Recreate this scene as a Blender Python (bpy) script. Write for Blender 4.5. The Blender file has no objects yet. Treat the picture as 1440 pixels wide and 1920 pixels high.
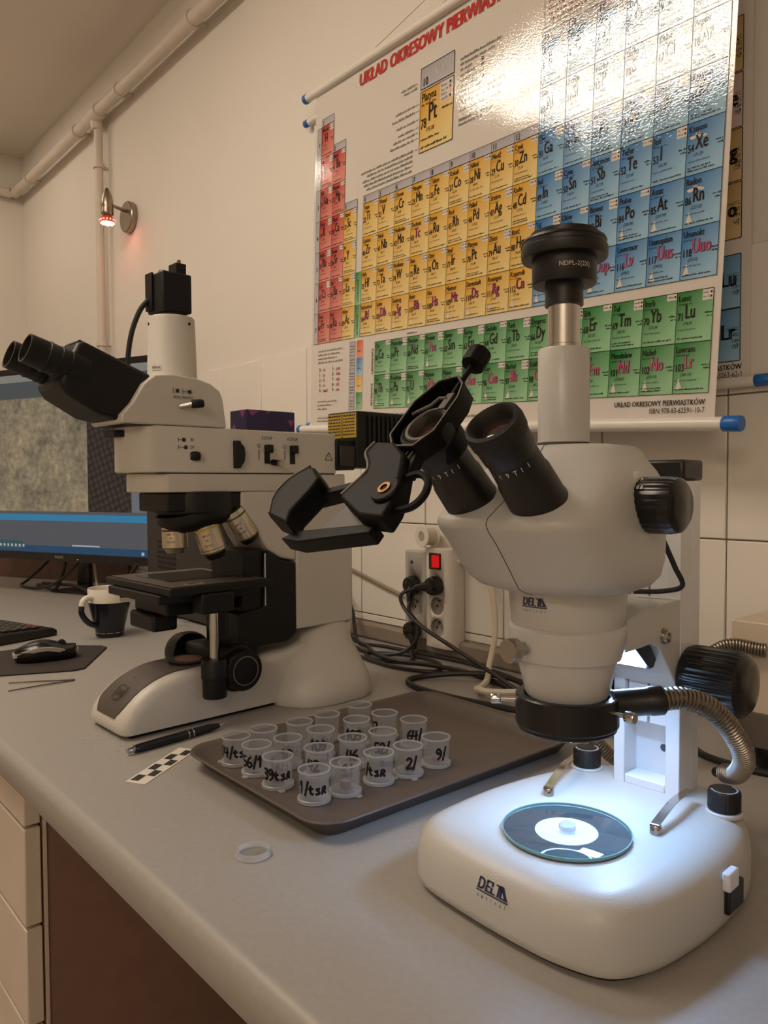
import bpy, math, random
from mathutils import Vector, Matrix
random.seed(7)
sc = bpy.context.scene
C = sc.collection
V = Vector
PI = math.pi

# ------------------------------------------------------------------ camera, world, exposure
def set_camera():
    yaw, pit, rho = math.radians(41.0), math.radians(2.1), math.radians(0.3)
    fwd = V((-math.cos(yaw) * math.cos(pit), math.sin(yaw) * math.cos(pit), -math.sin(pit)))
    r = fwd.cross(V((0, 0, 1))).normalized()
    u = r.cross(fwd)
    r2 = r * math.cos(rho) - u * math.sin(rho)
    u2 = u * math.cos(rho) + r * math.sin(rho)
    cd = bpy.data.cameras.new('camera')
    cd.sensor_fit = 'HORIZONTAL'
    cd.sensor_width = 36.0
    cd.lens = 36.0 * 1442.0 / 1440.0
    cd.clip_start = 0.02
    co = bpy.data.objects.new('camera', cd)
    m = Matrix((r2, u2, -fwd)).transposed().to_4x4()
    m.translation = V((0, 0, 0.33))
    co.matrix_world = m
    C.objects.link(co)
    sc.camera = co
set_camera()
wd = bpy.data.worlds.new('room_dark')
sc.world = wd
wd.use_nodes = True
wd.node_tree.nodes['Background'].inputs[0].default_value = (0.9, 0.8, 0.7, 1)
wd.node_tree.nodes['Background'].inputs[1].default_value = 0.02
vs = sc.view_settings
vs.view_transform = 'Standard'
vs.look = 'None'
vs.exposure = -0.48
vs.gamma = 1.0
vs.use_curve_mapping = False
sc.cycles.use_denoising = True
sc.cycles.max_bounces = 8
sc.cycles.transparent_max_bounces = 24
sc.cycles.sample_clamp_indirect = 4.0
TUBE_STRENGTH = 54.0
TUBE_COLOR = (1.0, 0.845, 0.675)
LED_STRENGTH = 185.0
LED_COLOR = (0.36, 0.60, 1.0)
RING_STRENGTH = 92.0

# ------------------------------------------------------------------ materials
def lin(c):
    if isinstance(c, str):
        c = tuple(int(c[i:i + 2], 16) / 255 for i in (0, 2, 4))
    return tuple((x / 12.92 if x <= 0.04045 else ((x + 0.055) / 1.055) ** 2.4) for x in c)

MATS = {}
def mat(name, col, rough=0.5, metal=0.0, spec=0.5, bump=None, vary=0.04, vscale=12.0, coat=0.0):
    """procedural Principled material: base colour with a little noise, optional noise relief"""
    if name in MATS:
        return MATS[name]
    m = bpy.data.materials.new(name)
    m.use_nodes = True
    nt = m.node_tree
    b = nt.nodes['Principled BSDF']
    c = lin(col)
    b.inputs['Roughness'].default_value = rough
    b.inputs['Metallic'].default_value = metal
    b.inputs['Specular IOR Level'].default_value = spec
    b.inputs['Coat Weight'].default_value = coat
    tc = nt.nodes.new('ShaderNodeTexCoord')
    nz = nt.nodes.new('ShaderNodeTexNoise')
    nz.inputs['Scale'].default_value = vscale
    nz.inputs['Detail'].default_value = 3.0
    nt.links.new(tc.outputs['Object'], nz.inputs['Vector'])
    rp = nt.nodes.new('ShaderNodeValToRGB')
    rp.color_ramp.elements[0].position = 0.3
    rp.color_ramp.elements[1].position = 0.7
    rp.color_ramp.elements[0].color = tuple(x * (1 - vary) for x in c) + (1,)
    rp.color_ramp.elements[1].color = tuple(min(1, x * (1 + vary)) for x in c) + (1,)
    nt.links.new(nz.outputs['Fac'], rp.inputs['Fac'])
    nt.links.new(rp.outputs['Color'], b.inputs['Base Color'])
    if bump:
        n2 = nt.nodes.new('ShaderNodeTexNoise')
        n2.inputs['Scale'].default_value = bump[0]
        n2.inputs['Detail'].default_value = 2.0
        nt.links.new(tc.outputs['Object'], n2.inputs['Vector'])
        bp = nt.nodes.new('ShaderNodeBump')
        bp.inputs['Strength'].default_value = bump[1]
        bp.inputs['Distance'].default_value = bump[2] if len(bump) > 2 else 0.001
        nt.links.new(n2.outputs['Fac'], bp.inputs['Height'])
        nt.links.new(bp.outputs['Normal'], b.inputs['Normal'])
    MATS[name] = m
    return m

def emit(name, col, strength):
    if name in MATS:
        return MATS[name]
    m = bpy.data.materials.new(name)
    m.use_nodes = True
    nt = m.node_tree
    nt.nodes.remove(nt.nodes['Principled BSDF'])
    e = nt.nodes.new('ShaderNodeEmission')
    e.inputs[0].default_value = tuple(col) + (1,)
    e.inputs[1].default_value = strength
    nt.links.new(e.outputs[0], nt.nodes['Material Output'].inputs[0])
    MATS[name] = m
    return m

def clear(name, tint=(1, 1, 1), trans=0.7, white=0.3, rough=0.12, bump=None):
    """thin clear or milky plastic / glass: transparent + a little milky diffuse + gloss by Fresnel"""
    if name in MATS:
        return MATS[name]
    m = bpy.data.materials.new(name)
    m.use_nodes = True
    nt = m.node_tree
    nt.nodes.remove(nt.nodes['Principled BSDF'])
    N = nt.nodes.new
    tr = N('ShaderNodeBsdfTransparent'); tr.inputs[0].default_value = tuple(tint) + (1,)
    df = N('ShaderNodeBsdfDiffuse'); df.inputs[0].default_value = (white, white, white, 1)
    tl = N('ShaderNodeBsdfTranslucent'); tl.inputs[0].default_value = (white, white, white, 1)
    a = N('ShaderNodeMixShader'); a.inputs[0].default_value = 0.5
    nt.links.new(df.outputs[0], a.inputs[1]); nt.links.new(tl.outputs[0], a.inputs[2])
    b = N('ShaderNodeMixShader'); b.inputs[0].default_value = trans
    nt.links.new(a.outputs[0], b.inputs[1]); nt.links.new(tr.outputs[0], b.inputs[2])
    g = N('ShaderNodeBsdfGlossy'); g.inputs['Roughness'].default_value = rough
    fr = N('ShaderNodeLayerWeight'); fr.inputs['Blend'].default_value = 0.5
    pw_ = N('ShaderNodeMath'); pw_.operation = 'POWER'; pw_.inputs[1].default_value = 4.0
    ml = N('ShaderNodeMath'); ml.operation = 'MULTIPLY_ADD'; ml.inputs[1].default_value = 0.6; ml.inputs[2].default_value = 0.035
    nt.links.new(fr.outputs['Facing'], pw_.inputs[0]); nt.links.new(pw_.outputs[0], ml.inputs[0])
    c = N('ShaderNodeMixShader')
    nt.links.new(ml.outputs[0], c.inputs[0])
    nt.links.new(b.outputs[0], c.inputs[1]); nt.links.new(g.outputs[0], c.inputs[2])
    if bump:
        nz = N('ShaderNodeTexNoise'); nz.inputs['Scale'].default_value = bump[0]
        bp = N('ShaderNodeBump'); bp.inputs['Strength'].default_value = bump[1]; bp.inputs['Distance'].default_value = 0.002
        nt.links.new(nz.outputs['Fac'], bp.inputs['Height'])
        nt.links.new(bp.outputs['Normal'], g.inputs['Normal']); nt.links.new(bp.outputs['Normal'], fr.inputs['Normal'])
    nt.links.new(c.outputs[0], nt.nodes['Material Output'].inputs[0])
    MATS[name] = m
    return m

def print_mat(name, rough=0.3, bump=None, ior=1.5):
    """flat print: colour comes from the mesh colour attribute 'ink'"""
    if name in MATS:
        return MATS[name]
    m = bpy.data.materials.new(name)
    m.use_nodes = True
    nt = m.node_tree
    b = nt.nodes['Principled BSDF']
    b.inputs['Roughness'].default_value = rough
    b.inputs['IOR'].default_value = ior
    at = nt.nodes.new('ShaderNodeVertexColor'); at.layer_name = 'ink'
    nt.links.new(at.outputs['Color'], b.inputs['Base Color'])
    if bump:
        tc = nt.nodes.new('ShaderNodeTexCoord')
        mp = nt.nodes.new('ShaderNodeMapping'); mp.inputs['Scale'].default_value = (1.0, 1.0, 1.6)
        nz = nt.nodes.new('ShaderNodeTexNoise'); nz.inputs['Scale'].default_value = bump[0]; nz.inputs['Detail'].default_value = 1.5
        nt.links.new(tc.outputs['Object'], mp.inputs[0]); nt.links.new(mp.outputs[0], nz.inputs['Vector'])
        bp = nt.nodes.new('ShaderNodeBump'); bp.inputs['Strength'].default_value = bump[1]; bp.inputs['Distance'].default_value = bump[2]
        nt.links.new(nz.outputs['Fac'], bp.inputs['Height'])
        nt.links.new(bp.outputs['Normal'], b.inputs['Normal'])
    MATS[name] = m
    return m

# ------------------------------------------------------------------ mesh helpers
def basis(d):
    d = V(d).normalized()
    a = V((0, 0, 1)) if abs(d.z) < 0.9 else V((1, 0, 0))
    x = a.cross(d).normalized()
    return x, d.cross(x), d

def catmull(pts, n=8, closed=False):
    pts = [V(p) for p in pts]
    out = []
    m = len(pts)
    rng = m if closed else m - 1
    for i in range(rng):
        if closed:
            p0, p1, p2, p3 = pts[(i - 1) % m], pts[i], pts[(i + 1) % m], pts[(i + 2) % m]
        else:
            p1, p2 = pts[i], pts[i + 1]
            p0 = pts[i - 1] if i > 0 else p1 * 2 - p2
            p3 = pts[i + 2] if i + 2 < m else p2 * 2 - p1
        for k in range(n):
            t = k / n
            out.append(0.5 * ((2 * p1) + (p2 - p0) * t + (2 * p0 - 5 * p1 + 4 * p2 - p3) * t * t + (3 * p1 - p0 - 3 * p2 + p3) * t ** 3))
    if not closed:
        out.append(pts[-1])
    return out

class MB:
    def __init__(s):
        s.v = []; s.f = []; s.c = []
    def poly(s, pts, col=None):
        b = len(s.v)
        s.v += [tuple(p) for p in pts]
        s.f.append(tuple(range(b, b + len(pts))))
        s.c.append(col)
    def faces(s, vs, fs, col=None):
        b = len(s.v)
        s.v += [tuple(p) for p in vs]
        for f in fs:
            s.f.append(tuple(b + i for i in f)); s.c.append(col)
    def box(s, x0, x1, y0, y1, z0, z1, M=None, col=None):
        vs = [V((x, y, z)) for z in (z0, z1) for y in (y0, y1) for x in (x0, x1)]
        if M is not None:
            vs = [M @ p for p in vs]
        s.faces(vs, [(0, 2, 3, 1), (4, 5, 7, 6), (0, 1, 5, 4), (2, 6, 7, 3), (0, 4, 6, 2), (1, 3, 7, 5)], col)
        return s
    def loft(s, rings, cap=True, closed=False, col=None):
        n = len(rings[0])
        vs = [p for r in rings for p in r]
        fs = []
        R = len(rings)
        for i in range(R if closed else R - 1):
            for j in range(n):
                a, b = i * n + j, i * n + (j + 1) % n
                k = (i + 1) % R
                fs.append((a, b, k * n + (j + 1) % n, k * n + j))
        if cap and not closed:
            fs.append(tuple(reversed(range(n))))
            fs.append(tuple((R - 1) * n + j for j in range(n)))
        s.faces(vs, fs, col)
        return s
    def lathe(s, prof, o=(0, 0, 0), d=(0, 0, 1), n=32, cap=True, closed=False, rib=None, col=None):
        """prof: (radius, distance along d); rib=(count, depth, i0, i1) flutes the rings i0..i1"""
        x, y, z = basis(d)
        o = V(o)
        rings = []
        for i, (r, h) in enumerate(prof):
            ring = []
            for j in range(n):
                a = 2 * PI * j / n
                rr = r
                if rib and rib[2] <= i <= rib[3]:
                    rr = r - rib[1] * (0.5 + 0.5 * math.cos(a * rib[0]))
                ring.append(o + z * h + x * (rr * math.cos(a)) + y * (rr * math.sin(a)))
            rings.append(ring)
        return s.loft(rings, cap, closed, col)
    def cyl(s, p0, p1, r0, r1=None, n=24, cap=True, col=None):
        d = V(p1) - V(p0)
        return s.lathe([(r0, 0), (r0 if r1 is None else r1, d.length)], p0, d, n, cap, False, None, col)
    def tube(s, path, r, n=8, closed=False, rf=None, col=None):
        path = [V(p) for p in path]
        m = len(path)
        rings = []
        px = None
        for i in range(m):
            if closed:
                d = path[(i + 1) % m] - path[i - 1]
            else:
                d = path[min(i + 1, m - 1)] - path[max(i - 1, 0)]
            d.normalize()
            if px is None:
                px = basis(d)[0]
            px = (px - d * px.dot(d)).normalized()
            y = d.cross(px)
            rr = rf(i) if rf else r
            rings.append([path[i] + px * (rr * math.cos(2 * PI * j / n)) + y * (rr * math.sin(2 * PI * j / n)) for j in range(n)])
        return s.loft(rings, not closed, closed, col)
    def prism(s, outline, fn, h0, h1, col=None):
        """outline: list of 2-D points; fn(a, b, h) -> 3-D"""
        return s.loft([[fn(a, b, h0) for a, b in outline], [fn(a, b, h1) for a, b in outline]], True, False, col)
    def build(s, name, m, parent=None, bevel=0.0, smooth=38, seg=2, recalc=True):
        me = bpy.data.meshes.new(name)
        me.from_pydata(s.v, [], s.f)
        if any(c is not None for c in s.c):
            at = me.color_attributes.new('ink', 'FLOAT_COLOR', 'CORNER')
            k = 0
            buf = []
            for f, c in zip(s.f, s.c):
                for q in range(len(f)):
                    cc = c[q] if isinstance(c, list) else (c or (1, 1, 1))
                    buf += [cc[0], cc[1], cc[2], 1.0]
            at.data.foreach_set('color', buf)
        elif recalc:
            import bmesh
            bm = bmesh.new(); bm.from_mesh(me)
            bmesh.ops.recalc_face_normals(bm, faces=bm.faces)
            bm.to_mesh(me); bm.free()
        if smooth:
            me.polygons.foreach_set('use_smooth', [True] * len(me.polygons))
            me.set_sharp_from_angle(angle=math.radians(smooth))
        me.materials.append(m)
        o = bpy.data.objects.new(name, me)
        C.objects.link(o)
        if parent:
            o.parent = parent
        if bevel:
            b = o.modifiers.new('bevel', 'BEVEL')
            b.width = bevel; b.segments = seg; b.limit_method = 'ANGLE'; b.angle_limit = math.radians(40)
            b.harden_normals = False
        return o

def tag(o, label, cat, group=None):
    o['label'] = label; o['category'] = cat
    if group:
        o['group'] = group
    return o
def thing(name, label, cat, loc=(0, 0, 0), rz=0.0, group=None, M=None):
    o = bpy.data.objects.new(name, None)
    o.empty_display_size = 0.05
    C.objects.link(o)
    if M is not None:
        o.matrix_world = M
    else:
        o.location = loc; o.rotation_euler = (0, 0, rz)
    return tag(o, label, cat, group)
def struct(o):
    o['kind'] = 'structure'
    return o
def copy_tree(o, parent=None):
    c = o.copy(); C.objects.link(c); c.parent = parent
    for ch in o.children:
        copy_tree(ch, c)
    return c
def rbox(x0, x1, y0, y1, z0, z1):
    return MB().box(x0, x1, y0, y1, z0, z1)
def rrect(x0, x1, y0, y1, r, n=6):
    out = []
    for cx, cy, a0 in ((x1 - r, y1 - r, 0), (x0 + r, y1 - r, 90), (x0 + r, y0 + r, 180), (x1 - r, y0 + r, 270)):
        for k in range(n + 1):
            a = math.radians(a0 + 90 * k / n)
            out.append((cx + r * math.cos(a), cy + r * math.sin(a)))
    return out
def inset(outl, d):
    n = len(outl)
    res = []
    for i in range(n):
        a, b = V(outl[i - 1]), V(outl[(i + 1) % n])
        t = (b - a)
        nrm = V((-t.y, t.x)).normalized()
        res.append((outl[i][0] + nrm.x * d, outl[i][1] + nrm.y * d))
    return res

_TX = {}
def text_geo(s):
    """(verts, faces, width) of a flat lettering of size 1"""
    if s not in _TX:
        cu = bpy.data.curves.new('lettering', 'FONT')
        cu.body = s; cu.size = 1.0; cu.resolution_u = 2
        ob = bpy.data.objects.new('lettering', cu)
        me = ob.to_mesh()
        vs = [(p.co.x, p.co.y) for p in me.vertices]
        fs = [tuple(p.vertices) for p in me.polygons]
        ob.to_mesh_clear()
        bpy.data.objects.remove(ob); bpy.data.curves.remove(cu)
        _TX[s] = (vs, fs, max([p[0] for p in vs] + [0.0]))
    return _TX[s]
def put_text(mb, s, fn, x, y, size, xs=1.0, align='L', col=None, shear=0.0, bold=0.0):
    vs, fs, w = text_geo(s)
    ox = x - (0 if align == 'L' else (w * size * xs * (0.5 if align == 'C' else 1.0)))
    for dx in ((0.0,) if not bold else (-bold, bold)):
        mb.faces([fn(ox + dx + (p[0] + shear * p[1]) * size * xs, y + p[1] * size) for p in vs], fs, col)
    return w * size * xs

# ------------------------------------------------------------------ the room
XL, XR, YB, YF, ZC, ZF = -3.65, 1.6, 1.064, -2.6, 1.773, -0.75
paint = mat('wall_paint', 'e3dcd2', 0.75, bump=(90, 0.12, 0.002), vary=0.03, vscale=2.2)
ceil_m = mat('ceiling_paint', 'e3dbd1', 0.85, bump=(60, 0.1, 0.002), vary=0.03, vscale=1.5)
floor_m = mat('floor_vinyl', 'b7a999', 0.5, vary=0.1, vscale=6)
grout_m = mat('grout', '9a8a78', 0.85, vary=0.1, vscale=40)
tile_m = mat('wall_tile_glaze', 'e8e1d7', 0.16, vary=0.025, vscale=4, bump=(14, 0.05, 0.003))
struct(rbox(XL, XR, YF, YB + 0.15, ZF - 0.05, ZF).build('floor', floor_m))
struct(rbox(XL - 0.15, XR + 0.15, YF - 0.15, YB + 0.15, ZC, ZC + 0.1).build('ceiling', ceil_m))
wall_back = struct(rbox(XL, XR, YB, YB + 0.15, ZF, ZC).build('wall_back', paint))
struct(rbox(XL - 0.15, XL, YF - 0.15, YB + 0.15, ZF, ZC).build('wall_left', paint))
struct(rbox(XR, XR + 0.15, YF - 0.15, YB + 0.15, ZF, ZC).build('wall_right', paint))
struct(rbox(XL, XR, YF - 0.15, YF, ZF, ZC).build('wall_front', paint))
# grout bed and glazed tiles on the back wall
rbox(XL + 0.001, XR - 0.001, 1.0625, YB + 0.001, 0.035, 0.650).build('grout_bed', grout_m, wall_back)
t0 = None
for k in range(-9, 13):
    x0 = -1.893 + 0.2 * k
    if x0 < XL:
        continue
    for zi in range(3):
        z0 = 0.050 + 0.2 * zi
        if t0 is None:
            t0 = rbox(0.001, 0.199, -0.0025, 0.0025, 0.001, 0.199).build('tile', tile_m, wall_back, bevel=0.0015)
            o = t0
        else:
            o = t0.copy(); C.objects.link(o); o.parent = wall_back
        o.location = (x0, 1.0605, z0)
s0 = None
for k in range(-9, 13):
    x0 = -1.893 + 0.2 * k
    if x0 < XL:
        continue
    if s0 is None:
        s0 = rbox(0.001, 0.199, -0.0025, 0.0025, 0.0, 0.0135).build('tile_strip', tile_m, wall_back, bevel=0.001)
        o = s0
    else:
        o = s0.copy(); C.objects.link(o); o.parent = wall_back
    o.location = (x0, 1.0605, 0.0355)
trim_m = mat('worktop_trim', '8a7d70', 0.5, vary=0.05)
t = struct(rbox(-3.4, XR - 0.01, 1.040, 1.0625, 0.0002, 0.034).build('trim_1', trim_m, bevel=0.006))

# ------------------------------------------------------------------ ceiling light with four tubes, plus two added fill lights
lamp_white = mat('lamp_enamel', 'eae6dd', 0.45)
cl = thing('ceiling_light', 'long white ceiling light with four fluorescent tubes above the worktop', 'ceiling light', (-1.50, -0.26, ZC))
rbox(-0.68, 0.68, -0.36, 0.36, -0.035, -0.0005).build('housing', lamp_white, cl, bevel=0.004)
tube_m = emit('lamp_tube_glow', TUBE_COLOR, TUBE_STRENGTH)
for y in (-0.27, -0.09, 0.09, 0.27):
    rbox(-0.60, 0.60, y - 0.020, y + 0.020, -0.0405, -0.0385).build('tube_diffuser', tube_m, cl)
    for sx in (-1, 1):
        rbox(sx * 0.62 - 0.018, sx * 0.62 + 0.018, y - 0.022, y + 0.022, -0.046, -0.036).build('socket', lamp_white, cl, bevel=0.003)
fill_right = copy_tree(cl)  # unseen copy, added as fill for the faces turned right
fill_right.location = (0.95, -2.05, ZC)
fill_right['label'] = 'added long white fill light with four tubes, unseen over the right-hand back'
fill_left = thing('ceiling_light', 'added small square fill light with four short tubes, unseen in the far left corner', 'ceiling light', (-3.12, 0.36, ZC))  # unseen light added to brighten the left wall and worktop
rbox(-0.31, 0.31, -0.31, 0.31, -0.035, -0.0005).build('housing', lamp_white, fill_left, bevel=0.004)
for y in (-0.21, -0.07, 0.07, 0.21):
    rbox(-0.26, 0.26, y - 0.0065, y + 0.0065, -0.0405, -0.0385).build('tube_diffuser', tube_m, fill_left)

# ------------------------------------------------------------------ worktop and drawer cabinet
desk_m = mat('worktop_laminate', '9b9690', 0.42, vary=0.035, vscale=160, bump=(700, 0.12, 0.0006))
yf, th, rr = 0.262, 0.038, 0.012
prof = [(YB - 0.003, 0.0), (yf + rr, 0.0)]
for k in range(1, 7):
    a = PI / 2 * k / 6
    prof.append((yf + rr - rr * math.sin(a), -rr + rr * math.cos(a)))
prof += [(yf, -th + 0.003), (yf + 0.003, -th), (YB - 0.003, -th)]
wt = MB().loft([[(x, a, b) for a, b in prof] for x in (-3.40, 1.2)])
wt = wt.build('worktop', desk_m, smooth=50)
tag(wt, 'grey-beige laminate worktop running along the tiled wall', 'worktop')

cab = thing('drawer_cabinet', 'light drawer cabinet under the grey worktop at the lower left', 'cabinet', (-1.25, 0.28, ZF + 0.0005))
cab_m = mat('cabinet_side', '7d5f52', 0.6, vary=0.05, vscale=30)
front_m = mat('drawer_front', 'c9bcae', 0.5, vary=0.03)
edge_m = mat('cabinet_edge_band', 'c3b3a5', 0.5)
zt = -th - 0.002 - ZF
rbox(-0.25, 0.238, 0.022, 0.60, 0.06, zt).build('carcass', cab_m, cab, bevel=0.001)
rbox(-0.23, 0.218, 0.06, 0.58, 0.0, 0.06).build('plinth', cab_m, cab)
rbox(0.2382, 0.2402, 0.022, 0.026, 0.06, zt).build('edge_strip', edge_m, cab)
zz = zt - 0.004
for i, h in enumerate((0.055, 0.125, 0.125, 0.15, 0.15)):
    d = rbox(-0.248, 0.236, 0.0, 0.0205, zz - h, zz).build('drawer_front', front_m, cab, bevel=0.002)
    if i:
        MB().tube(catmull([(-0.07, 0.001, zz - 0.035), (-0.065, -0.022, zz - 0.035), (0.065, -0.022, zz - 0.035), (0.07, 0.001, zz - 0.035)], 5), 0.004, 8).build('handle', mat('steel', 'b5aea4', 0.3, 1.0), d)
    zz -= h + 0.004
und = thing('computer_case', 'black computer case standing on the floor under the worktop', 'computer', (-0.72, 0.62, ZF))
rbox(-0.12, 0.12, -0.1, 0.38, 0.012, 0.46).build('case', mat('black_plastic', '0f0d0d', 0.42, bump=(500, 0.1, 0.0005)), und, bevel=0.012)
for sx in (-0.09, 0.09):
    for yy in (-0.06, 0.34):
        MB().cyl((sx, yy, 0.0005), (sx, yy, 0.013), 0.016).build('foot', MATS['black_plastic'], und)

# ------------------------------------------------------------------ painted pipe along the wall
pipe_m = mat('painted_pipe', 'd6cbbd', 0.45, vary=0.03)
pp = thing('heating_pipe', 'cream painted pipe running high along the wall and dropping down beside the red lamp', 'pipe', (-2.68, 1.02, 1.6))
MB().tube(catmull([(3.9, 0, 0), (0.6, 0, 0), (-0.3, 0, 0), (-0.90, 0, 0), (-0.935, -0.018, 0), (-0.94, -0.06, 0), (-0.94, -0.8, 0), (-0.94, -2.4, 0)], 8), 0.020, 14).build('pipe_run', pipe_m, pp)
MB().cyl((0, 0.012, 0), (0, 0.012, -1.48), 0.0145, n=14).build('riser', pipe_m, pp)
tm = MB().cyl((-0.05, 0, 0), (0.05, 0, 0), 0.026, n=16)
tm.cyl((0, 0.004, 0), (0, 0.010, -0.045), 0.023, 0.020, n=16)
tm.build('tee_fitting', pipe_m, pp, bevel=0.003)
for cx in (-0.72, -0.16, 0.22, 0.72, 1.3, 1.9):
    m = MB().lathe([(0.0205, -0.007), (0.0245, -0.007), (0.0245, 0.007), (0.0205, 0.007)], (cx, 0, 0), (1, 0, 0), 16, False, True)
    m.cyl((cx, 0.02, 0.0), (cx, 0.0435, 0.0), 0.006, n=8)
    m.build('clamp', pipe_m, pp)
for cz in (-0.17, -0.78):
    m = MB().lathe([(0.015, -0.007), (0.019, -0.007), (0.019, 0.007), (0.015, 0.007)], (0, 0.012, cz), (0, 0, 1), 16, False, True)
    m.cyl((0, 0.028, cz), (0, 0.0435, cz), 0.006, n=8)
    m.build('clamp', pipe_m, pp)

# ------------------------------------------------------------------ red wall spotlight
nickel = mat('brushed_nickel', '9c8f82', 0.32, 1.0, vary=0.06, vscale=60)
sp = thing('wall_spotlight', 'brushed nickel wall spotlight with glowing red bulb beside the pipe', 'wall lamp', (-2.487, YB, 1.212))
MB().lathe([(0.0, 0.0), (0.048, 0.0), (0.050, 0.003), (0.050, 0.018), (0.047, 0.021), (0.0, 0.021)], (0, -0.0003, 0), (0, -1, 0), 32, False).build('wall_plate', nickel, sp)
MB().cyl((0.0, -0.02, 0.018), (0.012, -0.075, 0.022), 0.0055, n=12).build('arm', nickel, sp)
hd = MB().lathe([(0.0, 0.062), (0.005, 0.060), (0.011, 0.048), (0.017, 0.028), (0.019, 0.010), (0.019, 0.0), (0.0185, -0.002), (0.019, -0.004), (0.0185, -0.008), (0.019, -0.010), (0.0185, -0.014), (0.019, -0.016), (0.019, -0.022), (0.016, -0.026), (0.0, -0.026)], (0.013, -0.086, 0.012), (0, 0, 1), 24, False).build('lamp_head', nickel, sp)
MB().lathe([(0.010, -0.026), (0.012, -0.030), (0.020, -0.036), (0.024, -0.046), (0.024, -0.050), (0.0, -0.050)], (0.013, -0.086, 0.012), (0, 0, 1), 24, True).build('bulb', mat('red_bulb_glass', 'd8584a', 0.2), sp)
m = MB()
for i in range(-2, 3):
    for j in range(-2, 3):
        if i * i + j * j <= 5:
            m.lathe([(0.0032, 0), (0.0032, 0.003), (0.001, 0.005)], (0.013 + i * 0.0082, -0.086 + j * 0.0082, 0.012 - 0.0495), (0, 0, -1), 8)
m.build('bulb_leds', emit('red_led_glow', (1.0, 0.20, 0.13), 36.0), sp)
m = MB()
for k in range(14):
    a = 2 * PI * k / 14
    m.lathe([(0.0026, 0), (0.0026, 0.002), (0.0, 0.003)], (0.013 + 0.0225 * math.cos(a), -0.086 + 0.0225 * math.sin(a), -0.031), (math.cos(a), math.sin(a), 0.35), 6)
m.build('bulb_glow_ring', emit('red_rim_glow', (1.0, 0.22, 0.15), 5.0), sp)

# ------------------------------------------------------------------ periodic table posters
k_ = 0.06
PN = V((k_, 1, 0)).normalized()
PE = V((1, -k_, 0)).normalized()
P0 = V((-1.415, 1.030, 0))
PS = 0.9894
thp = math.radians(-2.95)
PU, PV = (math.cos(thp), math.sin(thp)), (-math.sin(thp), math.cos(thp))
PB = (-0.0261, 0.4616)
PW_, PH_ = 0.984, 0.734
def pw(u, v, h=0.0):
    u *= PS; v *= PS
    s = PB[0] + u * PU[0] + v * PV[0]
    z = PB[1] + u * PU[1] + v * PV[1]
    w = 0.0014 * math.sin(5.5 * u + 3.0 * v + 0.6) * min(1.0, v * 5) + 0.0008 * math.sin(26 * v - 7 * u) * max(0.0, min(1.0, (v - 0.3) * 3)) * max(0.0, min(1.0, (u - 0.45) * 4))
    p = P0 + PE * s - PN * (h + w)
    return V((p.x, p.y, z))
RED, REDL = lin('b5211f'), lin('dd8d80')
YEL, YELL = lin('dca01c'), lin('ecd594')
BLU, BLUL = lin('1b6cb0'), lin('9cc6e0')
GRN, GRNL = lin('12742f'), lin('98cb9e')
GRY, GRYL = lin('a9a6ad'), lin('bdbac0')
INK, MAG, WHT = lin('1a1714'), lin('a83a72'), lin('dcd5cd')
def mixc(a, b, t):
    return tuple(x + (y - x) * t for x, y in zip(a, b))
poster = thing('periodic_table_poster', 'large glossy periodic table poster hanging in front of the other, with lamp glare', 'poster', (0, 0, 0))
gloss = print_mat('poster_laminate', 0.06, (260, 0.09, 0.0010), 2.0)
sheet = MB()
NU, NV = 40, 30
vsx = [pw(PW_ * i / NU, PH_ * j / NV) for j in range(NV + 1) for i in range(NU + 1)]
sheet.faces(vsx, [(j * (NU + 1) + i, j * (NU + 1) + i + 1, (j + 1) * (NU + 1) + i + 1, (j + 1) * (NU + 1) + i) for j in range(NV) for i in range(NU)], WHT)
vsb = [pw(PW_ * i / NU, PH_ * j / NV, -0.0006) for j in range(NV + 1) for i in range(NU + 1)]
sheet.faces(vsb, [(j * (NU + 1) + i, (j + 1) * (NU + 1) + i, (j + 1) * (NU + 1) + i + 1, j * (NU + 1) + i + 1) for j in range(NV) for i in range(NU)], WHT)
sheet.build('sheet', gloss, poster)
pr = MB(); tx = MB()
H1, H2, H3, H4 = 0.0006, 0.0009, 0.0012, 0.0015
def cell(u0, u1, v0, v1, ca, cb, h=H1):
    # print runs from the deep colour (upper left) to the pale one (lower right)
    n = 3
    for i in range(n):
        for j in range(n):
            a0, a1, b0, b1 = i / n, (i + 1) / n, j / n, (j + 1) / n
            q = [(a0, b0), (a1, b0), (a1, b1), (a0, b1)]
            pr.poly([pw(u0 + (u1 - u0) * a, v0 + (v1 - v0) * b, h) for a, b in q], [mixc(ca, cb, min(1, max(0, 0.55 * a + 0.75 * (1 - b) - 0.12))) for a, b in q])
def rect(u0, u1, v0, v1, c, h=H2):
    pr.poly([pw(u0, v0, h), pw(u1, v0, h), pw(u1, v1, h), pw(u0, v1, h)], c)
def fnp(h):
    return lambda a, b: pw(a, b, h)
def outline(u0, u1, v0, v1, w=0.0005, c=INK, h=H3):
    rect(u0 - w, u1 + w, v0 - w, v0 + w, c, h); rect(u0 - w, u1 + w, v1 - w, v1 + w, c, h)
    rect(u0 - w, u0 + w, v0, v1, c, h); rect(u1 - w, u1 + w, v0, v1, c, h)
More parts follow.
